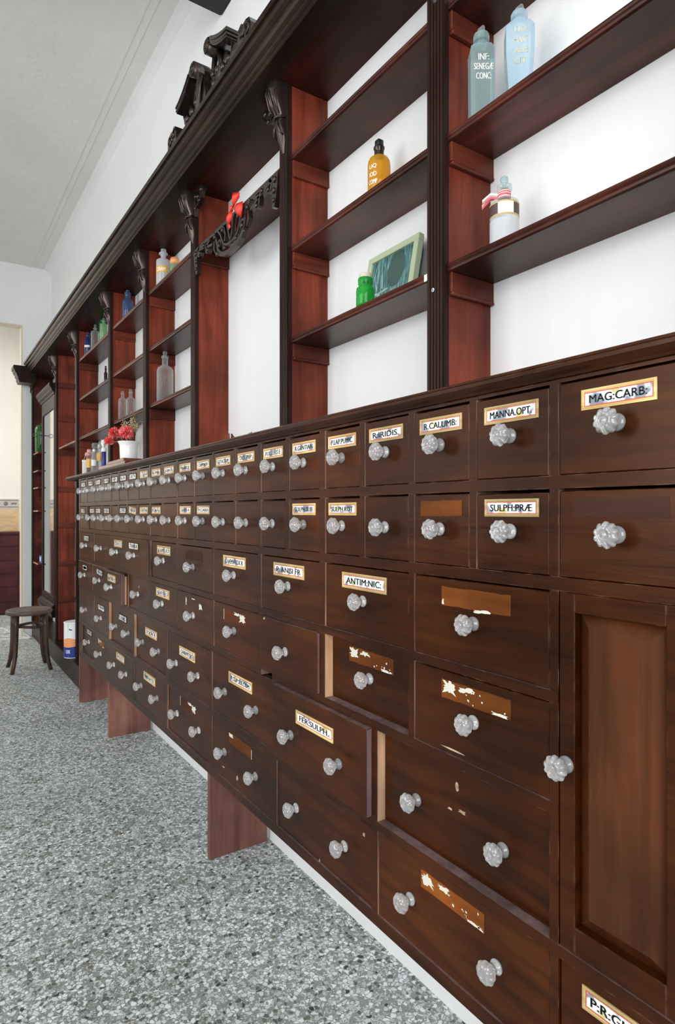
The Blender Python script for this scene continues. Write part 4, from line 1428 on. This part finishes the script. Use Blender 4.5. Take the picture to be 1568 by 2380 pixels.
# right bay, lower shelf: round bottle with ribbon
x, y = .16, .869
o = vessel('bottle', 'round clear bottle with glass stopper, dark label and red check ribbon', 'bottle', x, y, S1, bottle_prof(.0295, .104, .0110, .122, .134, .0150), M['g_clear'], ('ball', .0085, .134, .154), M['g_aqua'],
           bands=[(.0298, .066, .091, 128, 300, M['darklabel']), (.0300, .063, .067, 125, 305, M['ochre']), (.0300, .089, .0925, 125, 305, M['ochre']), (.0301, .0665, .0895, 196, 258, M['paper']), (.0299, .004, .058, 130, 300, M['g_frost'])])
rb = MB()
rb.lathe([(.0122, .106), (.0130, .108), (.0130, .121), (.0120, .123)], x, y, S1, 24, 0)
for q in (.109, .115, .1195):
    rb.lathe([(.01305, q), (.0132, q + .0008), (.01305, q + .0016)], x, y, S1, 24, 1)
for k, (dx, dy, dz) in enumerate([(-.026, .016, -.004), (-.016, .026, -.006)]):
    p0 = (x - .008, y + .009, S1 + .112)
    for s0, mi in ((0, 0), (.004, 1)):
        a = Vector(p0) + Vector((0, 0, s0))
        b = a + Vector((dx, dy, dz)) * .55 + Vector((0, 0, .003))
        c = a + Vector((dx, dy, dz)) * 1.1 + Vector((0, 0, -.009))
        wv = Vector((0, 0, .004))
        rb.add([a - wv, a + wv, b + wv, b - wv, c + wv * .8, c - wv * .8], [(0, 1, 2, 3), (3, 2, 4, 5)], mi)
rb.build('ribbon', [M['pinkrib'], M['paper']], o, (x, y, S1 + .11))

# second bay
lab_ = 'amber bottle with black neck and stopper on middle shelf'
o = vessel('bottle', lab_, 'bottle', .17, 1.303, S2, [(.018, .0008), (.028, 0), (.0302, .003), (.0302, .098), (.029, .108), (.025, .116), (.018, .1215), (.0135, .1235)], M['g_amber'],
           texts=[('LIQ', .0305, PI * 1.5 - 1.25, .085, .022, .012), ('IOD', .0305, PI * 1.5 - 1.25, .065, .022, .012), ('COMP', .0305, PI * 1.5 - 1.25, .045, .026, .012)])
nb = MB()
nb.lathe([(.0132, .1225), (.0128, .126), (.0128, .140), (.0148, .143), (.0150, .147), (.0128, .149), (.010, .150)], .17, 1.303, S2, 20)
nb.build('neck', M['g_brown'], o, (.17, 1.303, S2 + .123))
nb = MB()
nb.bbox(.17 - .009, .17 + .009, 1.303 - .009, 1.303 + .009, S2 + .150, S2 + .1665, .0025, 0, 2, True)
nb.build('stopper', simple('black_stopper', (.006, .005, .006), .3), o, (.17, 1.303, S2 + .15))
vessel('jar', 'squat bright green glass jar with cork, in front of framed picture', 'jar', .130, 1.310, S1, [(.016, .0008), (.0225, 0), (.0245, .003), (.0245, .042), (.0235, .048), (.0195, .0515), (.0175, .053), (.0175, .057), (.0195, .060), (.0197, .072), (.0185, .075), (.016, .0755), (.0145, .068)],
       M['g_green'], ('cork', .0165, .0755, .087), M['cork'])

# leaning picture
pic_o = Vector((.176, 1.279, S1 + .0022))
pic = link('picture_frame', None, None, pic_o)
tag(pic, 'sage green framed picture propped up behind green jar', 'picture')
pw, ph, bd = .211, .164, .018
mb = MB()
for (u0, u1, v0, v1) in [(0, pw, 0, bd), (0, pw, ph - bd, ph), (0, bd, bd, ph - bd), (pw - bd, pw, bd, ph - bd)]:
    mb.bbox(-.009, .009, u0 - pw / 2, u1 - pw / 2, v0, v1, .0015)
fr = mb.build('frame', M['picgreen'], pic, (0, 0, 0))
fr.location = (0, 0, 0)
fr2 = MB()
fr2.box(-.002, .000, -pw / 2 + bd, pw / 2 - bd, bd, ph - bd)
fr2.box(.009, .012, -pw / 2 + .004, pw / 2 - .004, .004, ph - .004)


def blob(pts, d, mi):
    fr2.add([(-.002 - d, -u, v) for u, v in pts], [list(range(len(pts)))], mi)


blob([(.02 + .034 * math.cos(a / 18 * 2 * PI) * (1 + .1 * math.sin(a * 3)), .100 + .052 * math.sin(a / 18 * 2 * PI)) for a in range(18)], .0004, 1)
blob([(-.075, .045), (-.062, .052), (-.045, .050), (-.02, .054), (.0, .052), (-.02, .046), (-.036, .046), (-.034, .030), (-.044, .026), (-.05, .044), (-.064, .043), (-.068, .034), (-.076, .034)], .0005, 2)
blob([(-.066, .10), (-.062, .072), (-.055, .060), (-.061, .082)], .0005, 2)
blob([(-.036, .095), (-.030, .075), (-.026, .056), (-.036, .060)], .0005, 2)
o2 = MB()
o2 = fr2.build('print', [M['print'], M['printblob'], M['printlight']], pic, (0, 0, 0))
o2.location = (0, 0, 0)
lean = math.radians(10.5)
pic.rotation_euler = (0, lean, 0)
st = MB().bbox(.0125, .0145, -.03, .03, .002, .11, .0006).build('stand', M['picdark'], pic, (0, 0, 0))
st.location = (0.0, 0, 0)
st.rotation_euler = (0, 0, 0)

# bay 4
o = vessel('bottle', 'frosted bottle with gold label band on top shelf', 'bottle', .165, 3.055, S3, bottle_prof(.0355, .160, .0130, .182, .192, .0215), M['g_frost'], ('cube', .0125, .192, .222), M['g_frost'],
           bands=[(.0359, .085, .118, 150, 290, M['gold'])], texts=[('CERAM', .0362, PI * 1.5 - .75, .1015, .050, .020)])
texts_mat['x'] = None
vessel('jar', 'small jar with orange lid behind frosted gold-label bottle', 'jar', .195, 2.975, S3, [(.015, .0005), (.0205, 0), (.0215, .003), (.0215, .108), (.020, .114), (.019, .118)], M['g_palegreen'], ('disc', .0225, .118, .148), M['canorange'])
vessel('bottle', 'large clear stoppered bottle on lowest shelf, standing alone', 'bottle', .165, 3.03, S1, bottle_prof(.0405, .182, .0140, .222, .236, .0170, sh=.75), M['g_clear'], ('ball', .0115, .236, .262), M['g_clear'])
# bay 5
vessel('bottle', 'smoky blue stoppered bottle standing alone on top shelf', 'bottle', .17, 3.72, S3, bottle_prof(.0308, .150, .0150, .182, .190, .0185, sh=.9), M['g_blue'], ('ball', .0125, .190, .208), M['g_blue'])
vessel('bottle', 'small clear stoppered bottle, left of the pair', 'bottle', .15, 3.755, S1, bottle_prof(.0245, .135, .0095, .158, .165, .0120, sh=.8), M['g_clear'], ('ball', .0095, .165, .180), M['g_clear'])
vessel('bottle', 'small clear stoppered bottle, right of the pair', 'bottle', .18, 3.695, S1, bottle_prof(.0248, .132, .0095, .158, .167, .0120, sh=.8), M['g_clear'], ('ball', .0095, .167, .184), M['g_clear'])
# bay 6
vessel('bottle', 'dark cobalt blue bottle, leftmost on top shelf', 'bottle', .15, 4.68, S3, bottle_prof(.0232, .138, .0110, .165, .172, .0130, sh=.7), M['g_cobalt'], ('ball', .0085, .172, .192), M['g_cobalt'],
       bands=[(.0235, .075, .090, 140, 290, M['paper'])])
vessel('bottle', 'clear bottle with pointed stopper beside cobalt bottle', 'bottle', .16, 4.50, S3, bottle_prof(.0285, .152, .0080, .166, .172, .0150, sh=.35), M['g_clear'], ('ball', .0085, .172, .200), M['g_clear'])
vessel('bottle', 'tall green bottle behind pale green one on top shelf', 'bottle', .19, 4.41, S3, bottle_prof(.0245, .195, .0155, .215, .228, .0180, sh=.4), M['g_green'], None)
vessel('bottle', 'pale green bottle half hidden by upright on top shelf', 'bottle', .15, 4.215, S3, bottle_prof(.0225, .130, .0080, .144, .150, .0110, sh=.4), M['g_palegreen'], ('ball', .0085, .150, .168), M['g_clear'])
vessel('bottle', 'tiny dark brown bottle on middle shelf beside upright', 'bottle', .205, 4.395, S2, bottle_prof(.0115, .135, .0065, .152, .160, .0080, sh=.6), M['g_brown'], ('cork', .006, .160, .178), M['g_brown'])
# far bay
vessel('bottle', 'dark green bottle on shelf beside mirror door', 'bottle', .128, 6.545, 1.7873, [(.045, .001), (.060, 0), (.064, .01), (.068, .20), (.066, .235), (.055, .258), (.04, .268), (.02, .272), (.02, .285)], M['g_dkgreen'], None)
o = MB().bbox(.105, .150, 6.46, 6.58, .7355, .800, .003).build('carton', [simple('blue_carton', (.06, .17, .45), .4)], None, (.127, 6.5, .7353))
tag(o, 'small blue and white carton on low shelf beside mirror door', 'carton')
MB().box(.1035, .1049, 6.49, 6.55, .748, .788).build('label', M['paper'], o, (.104, 6.5, .76))

# ------------------------------------------------------------------ things on the worktop
WT = 1.4578
o = MB().bbox(.030, .052, 4.254, 4.280, WT, WT + .100, .002).build('carton', M['paper'], None, (.041, 4.267, WT))
tag(o, 'plain white narrow carton at far end of worktop', 'carton')
MB().bbox(.029, .053, 4.253, 4.281, WT + .088, WT + .1008, .001).build('lid', M['white'], o, (.041, 4.267, WT + .09))
o = vessel('jar', 'small jar with yellow label and pink ribbon on worktop', 'jar', .062, 4.225, WT, bottle_prof(.0178, .125, .0130, .140, .147, .0150, sh=.3), M['g_clear'], ('cork', .0135, .147, .166), M['palerib'],
           bands=[(.0181, .048, .105, 140, 300, M['gold'])])
rb = MB()
rb.lathe([(.0150, .124), (.0165, .128), (.0155, .140), (.014, .144)], .062, 4.225, WT, 20)
for k in range(5):
    a = PI + .3 * k
    rb.ball((.062 + .019 * math.cos(a), 4.225 + .019 * math.sin(a), WT + .132 + .006 * (k % 2)), .0085, 0, 2, (1, 1, 1.2))
rb.tube([(.047, 4.236, WT + .130), (.040, 4.250, WT + .118), (.037, 4.256, WT + .100)], .002, 6)
rb.build('ribbon', M['palerib'], o, (.062, 4.225, WT + .13))
vessel('jar', 'wide clear jar with flat glass lid behind small labelled jars', 'jar', .155, 4.42, WT, [(.028, .001), (.034, 0), (.036, .004), (.036, .170), (.033, .182), (.028, .190), (.028, .196), (.036, .200), (.036, .205)], M['g_clear'], ('disc', .034, .205, .232), M['g_clear'])
vessel('jar', 'small clear jar with white label on worktop', 'jar', .058, 4.070, WT, bottle_prof(.0165, .105, .0085, .132, .140, .0105, sh=.5), M['g_clear'], ('ball', .0095, .140, .156), M['white'],
       bands=[(.0168, .050, .088, 140, 300, M['paper'])])
vessel('jar', 'small jar of amber contents beside blue packet', 'jar', .095, 4.09, WT, bottle_prof(.0175, .150, .0120, .165, .172, .0140, sh=.4), M['g_clear'], ('cork', .0115, .172, .188), M['cork'],
       bands=[(.0178, .085, .135, 130, 310, M['gold'])])
pk = MB()
pk.lathe([(.0125, 0), (.0132, .001), (.0132, .112), (.0128, .1125)], .042, 3.752, WT, 20)
o = pk.build('packet', M['bluepack'], None, (.042, 3.752, WT))
tag(o, 'blue cylindrical packet topped with crumpled white tissue', 'packet')
pk = MB()
pk.lathe([(.0138, .1125), (.0142, .114), (.0142, .128), (.0135, .133), (.008, .138)], .042, 3.752, WT, 20)
rnd = random.Random(3)
for k in range(9):
    a = k * 2 * PI / 9
    p0 = Vector((.042 + .004 * math.cos(a), 3.752 + .004 * math.sin(a), WT + .134))
    p1 = p0 + Vector((.012 * math.cos(a), .020 * math.sin(a), .030 + rnd.uniform(-.008, .012)))
    p2 = p0 + Vector((.012 * math.cos(a + .9), .022 * math.sin(a + .9), .050 + rnd.uniform(-.012, .012)))
    p3 = p0 + Vector((.006 * math.cos(a + 1.3), .010 * math.sin(a + 1.3), .024))
    pk.add([p0, p1, p2, p3], [(0, 1, 2, 3)])
pk.build('tissue', M['paper'], o, (.042, 3.752, WT + .13))

o = MB().bbox(-.004, .165, 3.14, 3.66, WT, WT + .019, .003).build('board', M['slab'], None, (.08, 3.4, WT))
tag(o, 'lower reddish board lying on worktop under the flower pot', 'board')
o = MB().bbox(.012, .160, 3.22, 3.56, WT + .0193, WT + .038, .003).build('board', M['slab'], None, (.085, 3.4, WT + .0193))
tag(o, 'upper smaller reddish board directly under white flower pot', 'board')
PZ = WT + .0383
px_, py_ = .095, 3.425
pot = MB()
pot.lathe([(.0001, .001), (.043, 0), (.0445, .003), (.0462, .05), (.0472, .080), (.0500, .092), (.0565, .102), (.0575, .105), (.0555, .105), (.048, .095), (.0455, .080), (.043, .02), (.0001, .018)], px_, py_, PZ, 36)
o = pot.build('flower_pot', M['white'], None, (px_, py_, PZ))
tag(o, 'white flared flower pot holding red carnations', 'flower pot')


def carnation(label, c, r, seed, base):
    rnd = random.Random(seed)
    o = link('carnation', None, None, c)
    tag(o, label, 'flower', 'red carnations in the white pot')
    mb = MB()
    for k in range(90):
        # petals packed over a ball, each a frilled fan
        th_ = math.acos(1 - 1.75 * (k + .5) / 90)
        ph_ = k * 2.39996
        dirv = Vector((math.sin(th_) * math.cos(ph_), math.sin(th_) * math.sin(ph_), math.cos(th_)))
        t1 = dirv.cross(Vector((.3, .2, .9))).normalized()
        t2 = dirv.cross(t1)
        an = rnd.uniform(0, 2 * PI)
        a1, a2 = t1 * math.cos(an) + t2 * math.sin(an), t2 * math.cos(an) - t1 * math.sin(an)
        n = 6
        v = [Vector(c) + dirv * r * .35]
        for i in range(n + 1):
            u = -1 + 2 * i / n
            v.append(Vector(c) + dirv * r * (rnd.uniform(.74, 1.14) - .10 * u * u) + a1 * u * r * .34 + a2 * r * rnd.uniform(-.10, .22))
        mb.add(v, [(0, i + 1, i + 2) for i in range(n)], 1 if rnd.random() < .38 else 0, False)
    mb.build('petals', [M['petal'], M['petal2']], o, c)
    MB().tube([Vector(c) - Vector((0, 0, r * .4)), (Vector(c) + Vector(base)) / 2 + Vector((0, 0, .01)), base], .0025, 6).build('stem', M['stem'], o, c)


carnation('red carnation hanging lowest over the left of the pot', (.048, 3.652, WT + .166), .027, 1, (.09, 3.45, PZ + .085))
carnation('red carnation upper left of the group above the pot', (.060, 3.590, WT + .205), .033, 2, (.09, 3.44, PZ + .085))
carnation('largest red carnation over the pot front rim', (.062, 3.345, WT + .182), .038, 4, (.095, 3.41, PZ + .08))
mb = MB()
rnd = random.Random(11)
for k in range(24):
    a = rnd.uniform(-1, 1)
    tip = Vector((.125 + rnd.uniform(-.03, .03), 3.47 + a * .14, WT + .215 + rnd.uniform(.02, .105) - abs(a) * .02))
    b0 = Vector((px_, py_, PZ + .075))
    md_ = (b0 + tip) / 2 + Vector((0, a * .02, .01))
    mb.tube([b0, md_, tip], .0009, 5, 0)
    for j in range(16):
        t = rnd.uniform(.62, 1.02)
        p = md_.lerp(tip, (t - .5) * 2)
        mb.ball(p + Vector((rnd.uniform(-.010, .010), rnd.uniform(-.012, .012), rnd.uniform(-.006, .010))), rnd.uniform(.0018, .0036), 1, 1)
o = mb.build('dried_flowers', [M['stem'], M['statice']], None, (px_, py_, PZ + .075))
tag(o, 'spray of pale dried flowers standing in white pot behind carnations', 'dried flowers')

# dried leaves near the arch bay
for k, (lab_, x, y, a, s_, cu, mt) in enumerate([
        ('dark dried leaf nearest the upright on worktop', .085, 2.135, .2, .030, .010, 'leaf2'),
        ('curled brown dried leaf second from upright on worktop', .075, 2.045, 1.0, .040, .030, 'leaf'),
        ('flat dark dried leaf in middle of worktop litter', .070, 1.985, -.4, .042, .016, 'leaf'),
        ('tan upturned dried leaf farthest from upright on worktop', .085, 1.905, .5, .034, .028, 'leaf2')]):
    mb = MB()
    n, m_ = 10, 6
    v = []
    for i in range(n + 1):
        t = i / n
        wd = s_ * .42 * math.sin(PI * min(1, t * .97 + .03)) ** .8
        for j in range(m_ + 1):
            u = -1 + 2 * j / m_
            lx, ly = (t - .5) * 2 * s_, u * wd * (1 + .12 * math.sin(i * 2.6))
            lz = .0015 + cu * (abs(u) ** 1.6) * (.6 + .4 * math.sin(t * 5 + k)) + cu * .6 * (t - .5) ** 2 * 2
            v.append((x + lx * math.cos(a) * .6 - ly * math.sin(a), y + lx * math.sin(a) * .0 + lx * .75 + ly * math.cos(a) * .6, WT + lz))
    mb.add(v, [(i * (m_ + 1) + j, i * (m_ + 1) + j + 1, (i + 1) * (m_ + 1) + j + 1, (i + 1) * (m_ + 1) + j) for i in range(n) for j in range(m_)], 0, True)
    o = mb.build('dried_leaf', M[mt], None, (x, y, WT))
    tag(o, lab_, 'leaf', 'dried leaves on the worktop')

# red bow pinned to the shelf of the arch bay
bx, by, bz = .078, 2.022, 2.291
mb = MB()


def wing(pts, bulge):
    """a soft folded loop of ribbon, given by its outline (dy to viewer's right, dz)"""
    n = len(pts)
    cen = (sum(p[0] for p in pts) / n, sum(p[1] for p in pts) / n)
    v = [(bx - bulge, by - cen[0], bz + cen[1])] + [(bx - .002 - .003 * (k % 2), by - p[0], bz + p[1]) for k, p in enumerate(pts)]
    v2 = [(bx + .006, by - cen[0], bz + cen[1])]
    mb.add(v, [(0, 1 + (k + 1) % n, 1 + k) for k in range(n)], 0, True)
    mb.add(v2 + v[1:], [(0, 1 + k, 1 + (k + 1) % n) for k in range(n)], 0, True)


wing([(0, 0), (-.004, .022), (-.002, .045), (.004, .056), (.026, .048), (.060, .030), (.052, .018), (.024, .005)], .016)
wing([(.002, -.002), (.030, .004), (.080, -.006), (.084, -.030), (.068, -.058), (.040, -.040), (.016, -.018)], .015)
wing([(0, -.002), (-.026, .000), (-.050, -.004), (-.056, -.022), (-.046, -.040), (-.028, -.046), (-.010, -.030)], .014)
wing([(-.030, -.036), (-.046, -.036), (-.040, -.062), (-.020, -.060)], .004)
o = mb.build('ribbon_bow', M['bow'], None, (bx, by, bz))
tag(o, 'bright red ribbon bow pinned to carved fretwork', 'bow')
MB().ball((bx - .010, by, bz), .009, 0, 2, (.8, .8, 1)).build('knot', M['bow'], o, (bx, by, bz))

# ------------------------------------------------------------------ paint tin at the foot of the shelving
tx, ty, tz, tr, th_ = .098, 4.895, LOW + .0003, .070, .250
mb = MB()
mb.lathe([(tr * .97, 0), (tr, .003), (tr, .006)], tx, ty, tz, 40, 0)
n = 48


def tin_cut(a):
    return .100 + .020 * math.sin(a * 1.0 + 1.0)


for k in range(n):
    a0, a1 = 2 * PI * k / n, 2 * PI * (k + 1) / n
    for lo, hi, mi in [(lambda a: .006, tin_cut, 1), (tin_cut, lambda a: tin_cut(a) + .048 + .02 * math.sin(a * 2), 2), (lambda a: tin_cut(a) + .048 + .02 * math.sin(a * 2), lambda a: .252, 0)]:
        v = [(tx + tr * math.cos(a), ty + tr * math.sin(a), tz + h) for a, h in ((a0, lo(a0)), (a1, lo(a1)), (a1, hi(a1)), (a0, hi(a0)))]
        mb.add(v, [(0, 1, 2, 3)], mi, True)
mb.lathe([(tr, .252), (tr * 1.02, .254), (tr * 1.02, .260), (tr * .94, .262)], tx, ty, tz, 40, 0)
TA = math.atan2(-ty, -0.836 - tx) + 0.0
put_text(mb, 'UX', .034, .026, lambda u, v: (tx + (tr + .0006) * math.cos(TA - .62 + u / tr), ty + (tr + .0006) * math.sin(TA - .62 + u / tr), tz + .050 + v), 0, True, .001)
mb.box(tx - .001, tx + .001, ty - .001, ty + .001, tz + .1, tz + .101, 0)
for (u0, u1, v0, v1) in [(-.012, .000, .208, .216), (.000, .010, .205, .213), (.010, .015, .208, .210)]:
    mb.add([(tx + (tr + .0006) * math.cos(TA - .35 + u / tr), ty + (tr + .0006) * math.sin(TA - .35 + u / tr), tz + v) for u, v in ((u0, v0), (u1, v0), (u1, v1), (u0, v1))], [(0, 1, 2, 3)], 1)
o = mb.build('paint_tin', [M['white'], M['canblue'], M['canorange']], None, (tx, ty, tz))
tag(o, 'white and blue paint tin with orange band standing on plinth', 'paint tin')
MB().lathe([(.0001, .258), (tr * .88, .258), (tr * .90, .2612), (tr * .8, .2600), (.0001, .2600)], tx, ty, tz, 32).build('lid', M['cangreen'], o, (tx, ty, tz + .258))

# ------------------------------------------------------------------ bentwood stool
sx, sy = -.142, 5.355
stool = thing('stool', 'round bentwood stool with worn dark seat on terrazzo floor', 'stool', (sx, sy, 0))
mb = MB()
mb.lathe([(.0001, .431), (.155, .430), (.163, .433), (.167, .445), (.165, .458), (.158, .463), (.145, .4635), (.138, .461), (.06, .457), (.0001, .4565)], sx, sy, 0, 48, 0)
mb.build('seat', M['seat'], stool, (sx, sy, .44))
for qx, qy in [(-1, -1), (-1, 1), (1, -1), (1, 1)]:
    pts, rr = [], []
    for t, off, z in [(0, .100, .432), (.25, .102, .34), (.5, .105, .22), (.7, .110, .13), (.85, .119, .065), (1, .134, .0)]:
        pts.append((sx + qx * off * (1.0 if qx < 0 else 1.0), sy + qy * off, z))
        rr.append(.0195 - .005 * t)
    # a short flat foot so that the leg stands on the floor
    lp = MB().tube(pts, rr, 12)
    lp.v = [(a, b, max(0.0, c)) for a, b, c in lp.v]
    lp.build('leg', M['bentwood'], stool, pts[-1])
mb = MB()
mb.tube([(sx + .100 * math.cos(a * PI / 18), sy + .100 * math.sin(a * PI / 18), .335 + .006 * math.sin(a * PI / 9)) for a in range(37)], .0105, 8, cap=False)
mb.build('ring_stretcher', M['bentwood'], stool, (sx, sy, .335))

# ------------------------------------------------------------------ next room: chest of drawers, cables
ch = thing('chest_of_drawers', 'plum-coloured chest of wide drawers seen through the doorway', 'chest of drawers', (-.55, 8.5, 0))
mb = MB()
cx0, cx1, cy0, cy1 = -1.30, .150, 8.285, 8.70
mb.box(cx0, cx1, cy0 + .012, cy1, .004, .955)
mb.bbox(cx0 - .02, cx1 + .018, cy0 - .012, cy1, .955, .982, .004)
mb.build('carcass', M['plum'], ch, (-.55, 8.5, 0))
for z0, z1 in [(.815, .940), (.648, .800), (.492, .632), (.335, .475), (.158, .318), (.014, .142)]:
    MB().bbox(cx0 + .02, cx1 - .035, cy0, cy0 + .0115, z0, z1, .003).build('drawer', M['plum'], ch, (-.55, cy0, z0))
mb = MB()


def cable(pts, n=40):
    P_ = [Vector(p) for p in pts]
    out = []
    for k in range(len(P_) - 1):
        p0, p1, p2, p3 = P_[max(k - 1, 0)], P_[k], P_[k + 1], P_[min(k + 2, len(P_) - 1)]
        for i in range(8):
            t = i / 8
            out.append(.5 * ((2 * p1) + (-p0 + p2) * t + (2 * p0 - 5 * p1 + 4 * p2 - p3) * t * t + (-p0 + 3 * p1 - 3 * p2 + p3) * t ** 3))
    out.append(P_[-1])
    mb.tube(out, .0035, 6)


z_ = .0037
cable([(-.5, 7.55, z_), (-.16, 7.36, z_), (-.11, 7.1, z_), (-.16, 6.98, z_), (-.35, 6.80, z_), (-.22, 6.70, z_), (-.02, 6.66, z_), (.035, 6.60, z_), (.01, 6.70, z_ + .02), (-.02, 6.722, .06), (-.012, 6.73, .12)])
cable([(-.40, 6.93, z_ + .007), (-.2, 6.84, z_ + .007), (-.08, 6.72, z_ + .007), (.03, 6.62, z_ + .007), (.0, 6.56, z_ + .007), (-.12, 6.62, z_ + .007), (-.3, 6.60, z_ + .007)])
o = mb.build('cable', M['cable'], None, (-.1, 6.8, 0))
tag(o, 'loose white cable coiled on floor by the doorway', 'cable')
